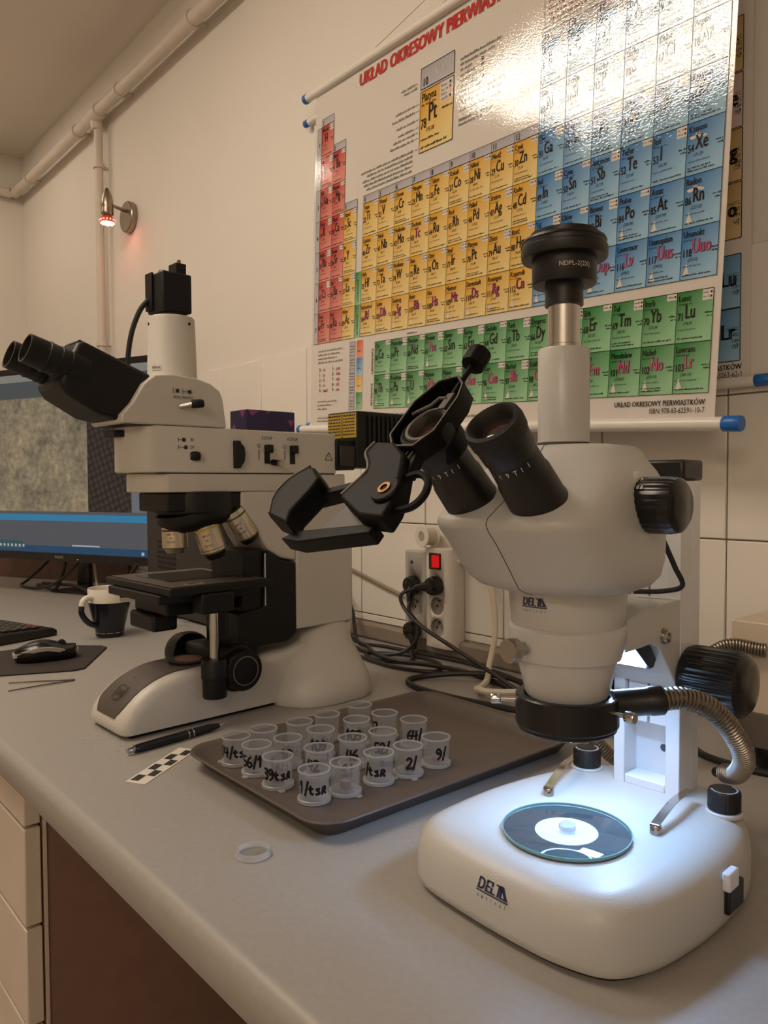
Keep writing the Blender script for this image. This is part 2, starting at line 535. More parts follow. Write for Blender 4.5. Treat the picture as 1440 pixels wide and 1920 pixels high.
def greek(u0, u1, v, s=0.0022, c=INK, h=H3, italic=True):
    """small print: words of tiny slanted letter strokes"""
    u = u0
    while u < u1:
        w = random.choice((0.004, 0.006, 0.008, 0.010)) * s / 0.0022
        e = min(u + w, u1)
        q = u
        while q < e - 0.2 * s:
            sl = 0.18 * s if italic else 0.0
            hh = s * random.choice((0.62, 0.62, 0.95))
            tx.poly([pw(q, v, h), pw(q + 0.42 * s, v, h), pw(q + 0.42 * s + sl, v + hh, h), pw(q + sl, v + hh, h)], c)
            q += 0.62 * s
        u = e + 0.75 * s
EL = '''H Wodór,He Hel,Li Lit,Be Beryl,B Bor,C Węgiel,N Azot,O Tlen,F Fluor,Ne Neon,Na Sód,Mg Magnez,Al Glin,Si Krzem,P Fosfor,S Siarka,Cl Chlor,Ar Argon,K Potas,Ca Wapń,Sc Skand,Ti Tytan,V Wanad,Cr Chrom,Mn Mangan,Fe Żelazo,Co Kobalt,Ni Nikiel,Cu Miedź,Zn Cynk,Ga Gal,Ge German,As Arsen,Se Selen,Br Brom,Kr Krypton,Rb Rubid,Sr Stront,Y Itr,Zr Cyrkon,Nb Niob,Mo Molibden,Tc Technet,Ru Ruten,Rh Rod,Pd Pallad,Ag Srebro,Cd Kadm,In Ind,Sn Cyna,Sb Antymon,Te Tellur,I Jod,Xe Ksenon,Cs Cez,Ba Bar,La Lantan,Ce Cer,Pr Prazeodym,Nd Neodym,Pm Promet,Sm Samar,Eu Europ,Gd Gadolin,Tb Terb,Dy Dysproz,Ho Holm,Er Erb,Tm Tul,Yb Iterb,Lu Lutet,Hf Hafn,Ta Tantal,W Wolfram,Re Ren,Os Osm,Ir Iryd,Pt Platyna,Au Złoto,Hg Rtęć,Tl Tal,Pb Ołów,Bi Bizmut,Po Polon,At Astat,Rn Radon,Fr Frans,Ra Rad,Ac Aktyn,Th Tor,Pa Protaktyn,U Uran,Np Neptun,Pu Pluton,Am Ameryk,Cm Kiur,Bk Berkel,Cf Kaliforn,Es Einstein,Fm Ferm,Md Mendelew,No Nobel,Lr Lawrans,Rf Rutherford,Db Dubn,Sg Seaborg,Bh Bohr,Hs Has,Mt Meitner,Ds Darmsztadt,Rg Roentgen,Cn Kopernik,Uut Ununtrium,Fl Flerow,Uup Ununpentium,Lv Liwermor,Uus Ununseptium,Uuo Ununokt'''
EL = [e.split(' ') for e in EL.split(',')]
MASS = {54: '131,29', 86: '(222,02)', 85: '(209,99)', 84: '(208,98)', 116: '(288,0)', 117: '(294,0)', 118: '(293,0)', 71: '174,97', 70: '173,04', 102: '(259,10)', 103: '(260,10)', 53: '126,90', 52: '127,60', 51: '121,75', 50: '118,71', 49: '114,82', 101: '(258,09)', 69: '168,93', 68: '167,26'}
def element(n, u0, u1, v0, v1, ca, cb):
    sym, nm = EL[n - 1]
    w, h = u1 - u0, v1 - v0
    cell(u0, u1, v0, v1, ca, cb)
    outline(u0, u1, v0, v1, 0.00035)
    synth = n in (43, 61) or n >= 93
    put_text(tx, nm, fnp(H3), u0 + 0.0022, v1 - 0.0128, 0.0125, min(0.68, 0.036 / max(0.02, text_geo(nm)[2] * 0.0125)), 'L', INK, 0, 0.0002)
    greek(u0 + 0.0022, u0 + 0.022, v1 - 0.0172, 0.002, mixc(INK, ca, 0.3))
    num = str(n)
    wn = put_text(tx, num, fnp(H3), u0 + 0.0018, v0 + 0.0295, 0.0148, 0.62, 'L', INK, 0, 0.00025)
    us = max(u0 + 0.0018 + wn + 0.0006, u0 + 0.0125)
    if synth:
        put_text(tx, sym, fnp(H3), us, v0 + 0.0330, 0.0265, 0.58, 'L', lin('5e2548'), 0, 0.0009)
        put_text(tx, sym, fnp(H4), us, v0 + 0.0333, 0.0262, 0.58, 'L', lin('d2688f') if ca == BLU or ca == GRN else MAG, 0, 0.0002)
    else:
        put_text(tx, sym, fnp(H3), us, v0 + 0.0320, 0.0265, 0.58, 'L', INK, 0, 0.0005)
    put_text(tx, MASS.get(n, '%d,%02d' % (n * 2.45, (n * 37) % 100)), fnp(H3), u0 + 0.010, v0 + 0.0232, 0.0062, 0.8, 'L', INK, 0.2)
    greek(u1 - 0.0115, u1 - 0.001, v0 + 0.036, 0.0025, INK, italic=False)
    greek(u1 - 0.0085, u1 - 0.001, v0 + 0.0315, 0.0025, INK, italic=False)
    greek(u0 + 0.003, u0 + 0.026 + 0.008 * random.random(), v0 + 0.0165, 0.0022, mixc(INK, cb, 0.25))
    greek(u0 + 0.003, u0 + 0.034 + 0.012 * random.random(), v0 + 0.0048, 0.0024, INK)
    if n % 3 == 0:
        greek(u0 + 0.003, u0 + 0.034, v0 + 0.0085, 0.0022, INK)
    if n in (2, 10, 18, 36, 54, 86):
        for dx, dy, r in ((0.009, -0.019, 0.005), (0.015, -0.0175, 0.0055), (0.02, -0.019, 0.0045), (0.0255, -0.0205, 0.003)):
            pr.poly([pw(u0 + dx + r * math.cos(2 * PI * k / 10), v1 + dy + 0.55 * r * math.sin(2 * PI * k / 10), H2) for k in range(10)], WHT)
    elif n < 84 or n in (90, 91, 92, 94, 95, 96, 97, 84):
        b = 2 if n % 2 else 1
        rect(u1 - 0.0155, u1 - 0.0008, v1 - 0.0035 - 0.0056 * b, v1 - 0.0008, WHT, H2)
        for q in range(b):
            greek(u1 - 0.0145, u1 - 0.006, v1 - 0.0058 - 0.0055 * q, 0.0024, mixc(INK, WHT, 0.3))
            rect(u1 - 0.0042, u1 - 0.0019, v1 - 0.0061 - 0.0055 * q, v1 - 0.0034 - 0.0055 * q, INK, H3)
    if n in (61, 84, 85, 86, 90, 91, 92) or n >= 93:
        x = u0 + 0.0085
        pr.poly([pw(x - 0.0048, v0 + 0.006, H2), pw(x + 0.0048, v0 + 0.006, H2), pw(x + 0.0014, v0 + 0.0155, H2), pw(x + 0.0014, v0 + 0.0195, H2), pw(x - 0.0014, v0 + 0.0195, H2), pw(x - 0.0014, v0 + 0.0155, H2)], WHT)
def colx(c):
    return (0.0273 + 0.0472 * (c - 1), 0.0273 + 0.0472 * c) if c <= 3 else (0.1901 + 0.0524 * (c - 4), 0.1901 + 0.0524 * (c - 3))
def rowv(r):
    return 0.185 + 0.0676 * (7 - r), 0.185 + 0.0676 * (8 - r)
grid = {}
for n in range(1, 119):
    if n == 1: grid[n] = (1, 1)
    elif n == 2: grid[n] = (1, 18)
    elif n <= 10: grid[n] = (2, n - 2 if n <= 4 else n + 8)
    elif n <= 18: grid[n] = (3, n - 10 if n <= 12 else n)
    elif n <= 36: grid[n] = (4, n - 18)
    elif n <= 54: grid[n] = (5, n - 36)
    elif n <= 57: grid[n] = (6, n - 54)
    elif n <= 71: grid[n] = (8, n - 58)
    elif n <= 86: grid[n] = (6, n - 68)
    elif n <= 89: grid[n] = (7, n - 86)
    elif n <= 103: grid[n] = (9, n - 90)
    else: grid[n] = (7, n - 100)
for n, (r, c) in grid.items():
    if r >= 8:
        u0 = 0.243 + 0.0522 * c
        v0 = 0.1020 if r == 8 else 0.0344
        element(n, u0, u0 + 0.0522, v0, v0 + 0.0674, GRN, GRNL)
    else:
        u0, u1 = colx(c)
        v0, v1 = rowv(r)
        cs = (RED, REDL) if c <= 2 else (YEL, YELL) if c <= 12 else (BLU, BLUL)
        element(n, u0, u1, v0, v1, *cs)
# grey period strip and group headers
for r in range(1, 8):
    v0, v1 = rowv(r)
    cell(0.0105, 0.0268, v0, v1, GRY, GRYL)
    outline(0.0105, 0.0268, v0, v1, 0.0003)
    put_text(tx, str(r), fnp(H3), 0.0187, v0 + 0.026, 0.0145, 0.75, 'C', INK, 0, 0.0003)
top = {1: 1, 2: 2, 13: 2, 14: 2, 15: 2, 16: 2, 17: 2, 18: 1}
for c in range(1, 19):
    u0, u1 = colx(c)
    v = rowv(top.get(c, 4))[1]
    cell(u0, u1, v + 0.0005, v + 0.0165, GRY, GRYL)
    outline(u0, u1, v + 0.0005, v + 0.0165, 0.0003)
    put_text(tx, str(c), fnp(H3), u0 + 0.003, v + 0.003, 0.0145, 0.7, 'L', INK, 0, 0.0002)
for r, s in ((6, 'LANTANOWCE'), (7, 'AKTYNOWCE')):
    v0, v1 = rowv(r)
    cell(0.1692, 0.1896, v0, v1, GRN, GRNL)
    put_text(tx, s, lambda a, b: pw(0.1825 - b, v0 + 0.004 + a, H3), 0, 0, 0.0085, 0.8, 'L', INK)
put_text(tx, 'LANTANOWCE', lambda a, b: pw(0.2385 - b, 0.106 + a, H3), 0, 0, 0.0085, 0.85, 'L', INK, 0, 0.0002)
put_text(tx, 'AKTYNOWCE', lambda a, b: pw(0.2385 - b, 0.040 + a, H3), 0, 0, 0.0085, 0.85, 'L', INK, 0, 0.0002)
# legend block at the lower left
for i in range(5):
    cell(0.1535, 0.1735, 0.034 + 0.0288 * i, 0.034 + 0.0288 * (i + 1), GRY, GRYL)
    outline(0.1535, 0.1735, 0.034 + 0.0288 * i, 0.034 + 0.0288 * (i + 1), 0.0002)
    for q in range(3):
        greek(0.1565, 0.1705, 0.040 + 0.0288 * i + 0.006 * q, 0.0022)
for i, (ca, cb, s) in enumerate(((GRN, GRNL, 'blok f'), (YEL, YELL, 'blok d'), (BLU, BLUL, 'blok p'), (lin('d8502e'), lin('eb9a80'), 'blok s'))):
    cell(0.1790, 0.2010, 0.034 + 0.036 * i, 0.070 + 0.036 * i, ca, cb)
    put_text(tx, s, fnp(H3), 0.1900, 0.046 + 0.036 * i, 0.0062, 0.8, 'C', INK)
for q in range(4):
    greek(0.030, 0.128 - 0.012 * (q % 3), 0.166 - 0.0085 * q, 0.0042, mixc(INK, WHT, 0.2))
for i, (a, b, c, d) in enumerate((('0', 'nil', '5', 'pent'), ('1', 'un', '6', 'heks'), ('2', 'bi', '7', 'sept'), ('3', 'tri', '8', 'okt'), ('4', 'kwad', '9', 'enn'))):
    v = 0.1225 - 0.0115 * i
    for n_, s_, ux in ((a, b, 0.036), (c, d, 0.088)):
        put_text(tx, n_ + ' -', fnp(H3), ux, v, 0.0115, 0.75, 'L', INK, 0, 0.0002)
        put_text(tx, s_, fnp(H3), ux + 0.0155, v, 0.0115, 0.75, 'L', RED, 0, 0.0002)
for q in range(3):
    greek(0.030, 0.106 - 0.018 * q, 0.054 - 0.0085 * q, 0.0042, mixc(INK, WHT, 0.2))
greek(0.030, 0.11, 0.017, 0.004, mixc(INK, WHT, 0.3)); greek(0.030, 0.09, 0.010, 0.004, mixc(INK, WHT, 0.3))
greek(0.30, 0.46, 0.020, 0.0042, mixc(INK, WHT, 0.2)); greek(0.30, 0.56, 0.012, 0.0042, mixc(INK, WHT, 0.2))
greek(0.345, 0.375, 0.1745, 0.0036, INK)
# heading, key cell and its notes
put_text(tx, 'UKŁAD OKRESOWY PIERWIASTKÓW', fnp(H3), 0.166, 0.6975, 0.0365, 0.78, 'L', lin('c0161c'), 0.0, 0.0022)
u0, u1 = 0.3645, 0.4560
cell(u0, u1, 0.6230, 0.6610, GRY, GRYL); outline(u0, u1, 0.6230, 0.6610, 0.0006)
put_text(tx, '10', fnp(H3), u0 + 0.005, 0.6275, 0.021, 0.75, 'L', INK, 0, 0.0003)
put_text(tx, 'VIIIb', fnp(H3), u0 + 0.040, 0.637, 0.022, 0.75, 'L', WHT, 0, 0.0003)
cell(u0, u1, 0.5080, 0.6185, YEL, YELL); outline(u0, u1, 0.5080, 0.6185, 0.0006)
put_text(tx, 'Platyna', fnp(H3), u0 + 0.004, 0.5990, 0.022, 0.66, 'L', INK, 0, 0.0003)
greek(u0 + 0.004, u0 + 0.045, 0.591, 0.0045, mixc(INK, YEL, 0.3))
put_text(tx, 'Pt', fnp(H3), u0 + 0.024, 0.5600, 0.047, 0.60, 'L', INK, 0, 0.0009)
put_text(tx, '78', fnp(H3), u0 + 0.003, 0.5505, 0.026, 0.62, 'L', INK, 0, 0.0004)
put_text(tx, '195,08', fnp(H3), u0 + 0.017, 0.5420, 0.011, 0.8, 'L', INK, 0.2)
greek(u0 + 0.004, u0 + 0.055, 0.5285, 0.004, INK); greek(u0 + 0.004, u0 + 0.075, 0.5145, 0.0046, INK)
rect(u1 - 0.036, u1 - 0.001, 0.582, 0.6175, WHT, H2)
for q in range(4):
    greek(u1 - 0.033, u1 - 0.016, 0.6085 - 0.0078 * q, 0.005, mixc(INK, WHT, 0.3), italic=False)
    rect(u1 - 0.011, u1 - 0.006, 0.6085 - 0.0078 * q, 0.6135 - 0.0078 * q, (INK, MAG, YEL, INK)[q], H3)
greek(u1 - 0.03, u1 - 0.003, 0.570, 0.004, INK)
for v, a in ((0.625, 0.305), (0.617, 0.315)):
    greek(a, 0.352, v + 0.012, 0.0044, mixc(INK, WHT, 0.2))
for v, a in ((0.598, 0.290), (0.586, 0.280), (0.570, 0.295), (0.556, 0.300), (0.546, 0.285), (0.536, 0.275), (0.516, 0.18), (0.507, 0.20), (0.498, 0.185), (0.489, 0.19), (0.480, 0.20)):
    greek(a, 0.348 if v > 0.52 else 0.345, v, 0.0046, mixc(INK, WHT, 0.15))
    if v > 0.51:
        rect(0.352, 0.361, v + 0.001, v + 0.0018, INK, H3)
for q in range(9):
    greek(0.472, 0.472 + (0.10, 0.085, 0.03, 0.04, 0.05, 0.045, 0.05, 0.11, 0.10)[q], 0.637 - 0.0092 * q, 0.0046, mixc(INK, WHT, 0.15))
    if 1 < q < 6:
        rect(0.525, 0.530, 0.637 - 0.0092 * q, 0.642 - 0.0092 * q, (INK, INK, YEL, INK)[q - 2], H3)
for q, v in enumerate((0.550, 0.533, 0.525)):
    greek(0.472, 0.57 - 0.02 * q, v, 0.0046, mixc(INK, WHT, 0.15))
outline(0.664, 0.80, 0.6145, 0.70, 0.0005, mixc(INK, WHT, 0.3))
for q in range(8):
    greek(0.672, 0.79, 0.620 + 0.0095 * q, 0.0048, mixc(lin('8c3a30'), WHT, 0.1), italic=False)
put_text(tx, 'UKŁAD OKRESOWY PIERWIASTKÓW', fnp(H3), 0.9700, 0.0190, 0.0105, 0.80, 'R', INK, 0, 0.0002)
put_text(tx, 'ISBN 978-83-62591-10-7', fnp(H3), 0.9700, 0.0085, 0.0105, 0.78, 'R', INK)
pr.build('printed_cells', gloss, poster, recalc=False)
tx.build('printed_lettering', gloss, poster, smooth=0, recalc=False)
rod_m = mat('poster_rod_plastic', 'e3ded4', 0.3, vary=0.02)
cap_m = mat('blue_rod_cap', '1c63b4', 0.35, vary=0.04)
for v in (-0.0068, PH_ + 0.0068):
    r = MB().cyl(pw(-0.033, v, 0.002), pw(1.0, v, 0.002), 0.0092, n=18).build('rod', rod_m, poster)
    for a, b in ((-0.045, -0.032), (0.998, 1.022)):
        MB().lathe([(0.0, 0), (0.0095, 0), (0.0102, 0.001), (0.0102, abs(b - a) - 0.001), (0.0095, abs(b - a)), (0.0, abs(b - a))], pw(a, v, 0.002), pw(b, v, 0.002) - pw(a, v, 0.002), 18, False).build('end_cap', cap_m, r)
cord_m = mat('hanging_cord', 'b3a591', 0.7)
MB().tube([(-1.19, 1.018, 1.199), (-0.96, 1.040, 1.265), (-0.70, 0.985, 1.178)], 0.0007, 5).build('hanging_cord', cord_m, poster)

rear = thing('rear_poster', 'second periodic table poster hanging behind the glossy one, seen at its right edge', 'poster', (0, 0, 0))
paper = print_mat('rear_poster_paper', 0.45)
sheet = MB().box(-1.449, -0.462, 1.0545, 1.0552, 0.472, 1.150, col=WHT)
sheet.build('sheet', paper, rear, smooth=0)
def rp(h):
    return lambda a, b: V((a, 1.0545 - h, b))
BRN, BRNL = lin('b08c50'), lin('d9c08e')
rc, rt = MB(), MB()
def rcell(x0, x1, z0, z1, ca, cb):
    rc.poly([(x0, 1.0542, z0), (x1, 1.0542, z0), (x1, 1.0542, z1), (x0, 1.0542, z1)], [mixc(ca, cb, .6), cb, mixc(ca, cb, .5), ca])
    for a, b, c, d in ((x0, x1, z0 - .0006, z0 + .0006), (x0, x1, z1 - .0006, z1 + .0006), (x1 - .0006, x1 + .0006, z0, z1)):
        rc.poly([(a, 1.0540, c), (b, 1.0540, c), (b, 1.0540, d), (a, 1.0540, d)], INK)
for i in range(6):
    for j, (z0, z1) in enumerate(((0.737, 0.806), (0.660, 0.735), (0.567, 0.639), (0.495, 0.566), (0.808, 0.88), (0.882, 0.954))):
        x1 = -0.475 - 0.072 * i
        ca, cb = ((BRN, BRNL), (BRN, BRNL), (BLU, BLUL), (BLU, BLUL), (lin('c9a0a0'), lin('e2cfc6')), (BRN, BRNL))[j]
        rcell(x1 - 0.071, x1, z0, z1, ca, cb)
        s = (('Og', 'o', 'Lu', 'Lr', 'Xe', 'Kr')[j], )[0] if i == 0 else random.choice(('Md', 'Tm', 'Es', 'Ho', 'Cf', 'Fm'))
        put_text(rt, s, rp(0.0008), x1 - 0.007, z0 + 0.030, 0.030, 0.75, 'R', INK, 0, 0.0012)
        put_text(rt, '+3', rp(0.0008), x1 - 0.003, z0 + 0.018, 0.009, 0.8, 'R', INK)
        for q in range(4):
            put_text(rt, ('1663°C', '3402', '9,84', '1,27')[q], rp(0.0008), x1 - 0.002, z1 - 0.030 - 0.008 * q, 0.0072, 0.8, 'R', INK)
put_text(rt, 'UKŁAD OKRESOWY PIERWIASTKÓW', rp(0.0008), -0.4725, 0.4835, 0.0105, 0.8, 'R', INK, 0, 0.0002)
put_text(rt, 'ISBN 978-83-63263-62-1', rp(0.0008), -0.4725, 0.4735, 0.0105, 0.78, 'R', INK)
rc.build('printed_cells', paper, rear, smooth=0, recalc=False)
rt.build('printed_lettering', paper, rear, smooth=0, recalc=False)
for z in (0.465, 1.157):
    r = MB().cyl((-1.462, 1.0490, z), (-0.448, 1.0490, z), 0.0076, n=16).build('rod', rod_m, rear)
    for a, b in ((-1.476, -1.460), (-0.452, -0.432)):
        MB().lathe([(0.0, 0), (0.0076, 0), (0.0082, 0.001), (0.0082, abs(b - a) - 0.001), (0.0076, abs(b - a)), (0.0, abs(b - a))], (a, 1.0490, z), (1, 0, 0), 16, False).build('end_cap', cap_m, r)
MB().tube([(-1.30, 1.046, 1.1655), (-0.955, 1.048, 1.239), (-0.62, 1.046, 1.1655)], 0.0007, 5).build('hanging_cord', cord_m, rear)

# ------------------------------------------------------------------ stereo microscope
enamel = mat('cream_enamel', 'c0beb9', 0.34, bump=(900, 0.35, 0.0006), vary=0.02)
enamel_s = mat('smooth_cream_enamel', 'c3c1bc', 0.28, vary=0.02)
white_s = mat('white_powder_coat', 'dfe0e2', 0.38, vary=0.02)
black_p = MATS['black_plastic']
black_g = mat('black_gloss', '0a0909', 0.22, vary=0.1)
black_r = mat('black_rubber', '100e0d', 0.62, bump=(600, 0.2, 0.0005))
chrome = mat('chrome', 'c8c4bf', 0.16, 1.0, vary=0.03)
steel = MATS['steel']
lens_m = mat('lens_glass', '2b1d18', 0.05, spec=0.9)
navy = mat('navy_print', '20264e', 0.5)
white_ink = mat('white_print', 'd8d4cc', 0.5)
seam_m = mat('seam_line', '4a423b', 0.7)
SM = Matrix.Translation((-0.3555, 0.497, 0.0)) @ Matrix.Rotation(math.radians(3), 4, 'Z')
sm = thing('stereo_microscope', 'white stereo microscope with round-cornered lit base, in front at the right', 'microscope', M=SM)

# base
ol = [(0.005, -0.082), (0.044, -0.081), (0.077, -0.070), (0.094, -0.042), (0.102, 0.0), (0.1045, 0.04), (0.103, 0.08), (0.099, 0.108), (0.089, 0.136), (0.071, 0.165), (0.042, 0.184), (0.0, 0.188), (-0.042, 0.184), (-0.072, 0.163), (-0.090, 0.130), (-0.103, 0.090), (-0.112, 0.040), (-0.114, -0.005), (-0.112, -0.040), (-0.1035, -0.060), (-0.085, -0.0715), (-0.040, -0.0785)]
ol = [(p.x, p.y) for p in catmull([(a, b, 0) for a, b in ol], 5, True)]
PROF = [(0.004, 0.0035), (0.0008, 0.006), (0.0, 0.012), (0.0, 0.030), (0.0010, 0.0375), (0.0035, 0.0440), (0.0078, 0.0492), (0.0135, 0.0526), (0.0200, 0.0545), (0.0270, 0.0550)]
rings_ = [[(a, b, z) for a, b in inset(ol, d)] for d, z in PROF]
for f_ in (0.75, 0.4, 0.05):
    rings_.append([(a * f_, 0.05 + (b - 0.05) * f_, 0.0550) for a, b, z in rings_[len(PROF) - 1]])
MB().loft(rings_).build('base', enamel, sm, smooth=60)
MB().loft([[(a, b, z) for a, b in inset(ol, 0.007)] for z in (0.0006, 0.0036)]).build('base_underside', black_p, sm)
def ins_at(z):
    for (d0, z0), (d1, z1) in zip(PROF, PROF[1:]):
        if z0 <= z <= z1:
            return d0 + (d1 - d0) * (z - z0) / (z1 - z0)
    return 0.0
def delta_logo(fn, cx, cz, w, parent):
    """block lettering DELTA with a bar under it and spaced small 'optical'"""
    m = MB()
    h = w * 0.30
    put_text(m, 'DELT', fn, cx - w * 0.5, cz, h * 1.42, 0.80, 'L', None, 0.22, w * 0.018)
    x = cx + w * 0.25
    for a, b, c, d in (((x, cz), (x + w * 0.05, cz), (x + w * 0.12, cz + h), (x + w * 0.02, cz + h)), ((x + w * 0.03, cz + h), (x + w * 0.12, cz + h), (x + w * 0.27, cz), (x + w * 0.17, cz)), ((x, cz), (x + w * 0.2, cz), (x + w * 0.2, cz + h * 0.14), (x, cz + h * 0.14))):
        m.poly([fn(*a), fn(*b), fn(*c), fn(*d)])
    n = 8
    for i in range(n):
        a0, a1 = cx - w * 0.52 + w * 1.06 * i / n, cx - w * 0.52 + w * 1.06 * (i + 1) / n
        m.poly([fn(a0, cz - h * 0.20), fn(a1, cz - h * 0.20), fn(a1, cz - h * 0.09), fn(a0, cz - h * 0.09)])
    for i, ch in enumerate('optical'):
        put_text(m, ch, fn, cx - w * 0.46 + w * 0.152 * i, cz - h * 0.72, h * 0.52, 0.9, 'C')
    return m.build('printed_logo', navy, parent, smooth=0, recalc=False)
delta_logo(lambda a, b: V((a, -(0.0816 + 0.078 * a - ins_at(b)) - 0.0009, b)), -0.0105, 0.0330, 0.0285, sm)
# stage well: dark plate, white disc, glass
zt_ = 0.0552
MB().lathe([(0.0, 0), (0.049, 0), (0.049, 0.0012), (0.0, 0.0012)], (0, 0, zt_), n=64, cap=False).build('stage_plate', mat('dark_stage_plate', '434b55', 0.35), sm)
MB().lathe([(0.0, 0), (0.0243, 0), (0.0243, 0.0005), (0.0, 0.0005)], (0, 0, zt_ + 0.0012), n=48, cap=False).build('white_disc', mat('white_stage_disc', 'f4f6f8', 0.4), sm)
MB().lathe([(0.0, 0), (0.0492, 0), (0.0495, 0.0002), (0.0495, 0.0013), (0.0492, 0.0015), (0.0, 0.0015)], (0, 0, zt_ + 0.0019), n=64, cap=False).build('glass_plate', clear('stage_glass', (0.96, 0.995, 0.99), 0.985, 0.3, 0.03), sm)
MB().lathe([(0.0490, 0.0), (0.0499, 0.0), (0.0499, 0.0019), (0.0490, 0.0019)], (0, 0, zt_ + 0.0018), n=72, cap=False, closed=True).build('glass_rim', mat('teal_glass_edge', '6f9c9c', 0.15), sm)
# stage clips
for (x0, y0), (x1, y1) in (((-0.052, 0.053), (-0.071, 0.128)), ((0.049, 0.050), (0.043, 0.124))):
    c = MB().lathe([(0.0045, 0), (0.0045, 0.006), (0.004, 0.0068), (0.0, 0.0068)], (x0, y0, 0.0552), n=20).build('stage_clip', chrome, sm)
    d = V((x1 - x0, y1 - y0, 0)); q = V((-d.y, d.x, 0)).normalized() * 0.0035
    a, b = V((x0, y0, 0.0622)), V((x1, y1, 0.0665))
    mid = (a + b) * 0.5 + V((0, 0, 0.004))
    pth = catmull([a - d * 0.03, a, mid, b], 4)
    MB().loft([[p - q, p + q, p + q + V((0, 0, 0.0008)), p - q + V((0, 0, 0.0008))] for p in pth]).build('spring_arm', chrome, c)
# brightness knobs on the base
for kx, ky in ((-0.0640, 0.136), (0.0707, 0.127)):
    MB().lathe([(0.0150, 0), (0.0150, 0.004)], (kx, ky, 0.0535), n=28).build('knob_seat', enamel_s, sm, bevel=0.001)
    kn = MB().lathe([(0.0125, 0.0), (0.0133, 0.001), (0.0133, 0.0145), (0.0120, 0.0165), (0.0, 0.0165)], (kx, ky, 0.0576), n=72, rib=(24, 0.0009, 1, 2)).build('brightness_knob', black_p, sm)
    m = MB()
    for k in range(20):
        a0, a1 = -2.6 + k * 0.20, -2.6 + k * 0.20 + 0.13
        m.poly([(kx + r * math.cos(a), ky + r * math.sin(a), 0.0576 + 0.0167) for r, a in ((0.0093, a0), (0.0108, a0), (0.0108, a1), (0.0093, a1))])
    m.build('dial_print', white_ink, kn, smooth=0)
# rocker switch on the right side of the base
rbox(0.1035, 0.1085, 0.045, 0.072, 0.014, 0.034).build('power_switch', black_p, sm, bevel=0.0015)
rbox(0.1030, 0.1095, 0.043, 0.060, 0.032, 0.046).build('switch_cover', white_s, sm, bevel=0.0015)

# column: two rails, back plate, sliding carriage
col = rbox(-0.0315, 0.0315, 0.150, 0.166, 0.054, 0.331).build('column', white_s, sm, bevel=0.001)
rbox(-0.0315, -0.0205, 0.128, 0.1505, 0.054, 0.331).build('rail', white_s, col, bevel=0.0008)
rbox(0.0185, 0.0315, 0.128, 0.1505, 0.054, 0.331).build('rail', white_s, col, bevel=0.0008)
rbox(-0.0205, 0.0185, 0.128, 0.1505, 0.054, 0.063).build('foot_block', white_s, col, bevel=0.0015)
MB().lathe([(0.0, 0), (0.0035, 0), (0.0035, 0.0003)], (0.007, 0.1497, 0.088), (0, -1, 0), 16).build('bolt_hole', mat('dark_hole', '40444c', 0.8), col)
rbox(-0.0195, -0.0013, 0.1335, 0.1495, 0.113, 0.2985).build('carriage_plate', white_s, col, bevel=0.0006)
rbox(0.0008, 0.0178, 0.1335, 0.1495, 0.113, 0.2985).build('carriage_plate', white_s, col, bevel=0.0006)
rbox(-0.036, 0.0295, 0.136, 0.176, 0.3312, 0.350).build('column_cap', black_p, sm, bevel=0.003)
# focus knobs
for sx in (-1, 1):
    MB().lathe([(0.0, 0.0), (0.027, 0.0), (0.0282, 0.003), (0.0288, 0.009), (0.0288, 0.040), (0.0272, 0.047), (0.022, 0.0515), (0.014, 0.0530), (0.0, 0.0535)], (sx * 0.0322, 0.1445, 0.1590), (sx, 0, 0), 120, False, rib=(30, 0.0013, 3, 4)).build('focus_knob', black_g, sm)
# holder arm with lamp
armp = [(0.036, 0.1965), (0.036, 0.2215), (0.06, 0.2265), (0.131, 0.2290), (0.1330, 0.2270), (0.1330, 0.1530), (0.1290, 0.1500), (0.1240, 0.1530), (0.104, 0.1760), (0.090, 0.1930), (0.078, 0.1975), (0.060, 0.1970)]
MB().prism(armp, lambda a, b, h: V((h, a, b)), -0.031, 0.031).build('holder_arm', enamel_s, sm, bevel=0.0035, seg=3)
MB().lathe([(0.0380, 0.1950), (0.0412, 0.1960), (0.0420, 0.1985), (0.0452, 0.2150), (0.0448, 0.2195), (0.0425, 0.2215), (0.040, 0.2215)], n=64).build('holder_ring', enamel_s, sm)
m = MB().cyl((0.031, 0.098, 0.2015), (0.0325, 0.098, 0.2015), 0.0068, n=24)
m.lathe([(0.0055, 0), (0.0055, 0.003), (0.0035, 0.0032), (0.0032, 0.0015), (0, 0.0015)], (0.0325, 0.098, 0.2015), (1, 0, 0), 24)
m.build('arm_screw', steel, sm)
ths = MB().cyl((-0.009, -0.0445, 0.2065), (-0.0105, -0.0515, 0.2065), 0.0050, n=20)
ths.lathe([(0.0085, 0), (0.0092, 0.0008), (0.0092, 0.0080), (0.0085, 0.0090), (0.0, 0.0090)], (-0.0105, -0.0515, 0.2065), (-0.2, -0.98, 0), 48, rib=(16, 0.0003, 1, 2))
ths.build('clamp_screw', steel, sm)
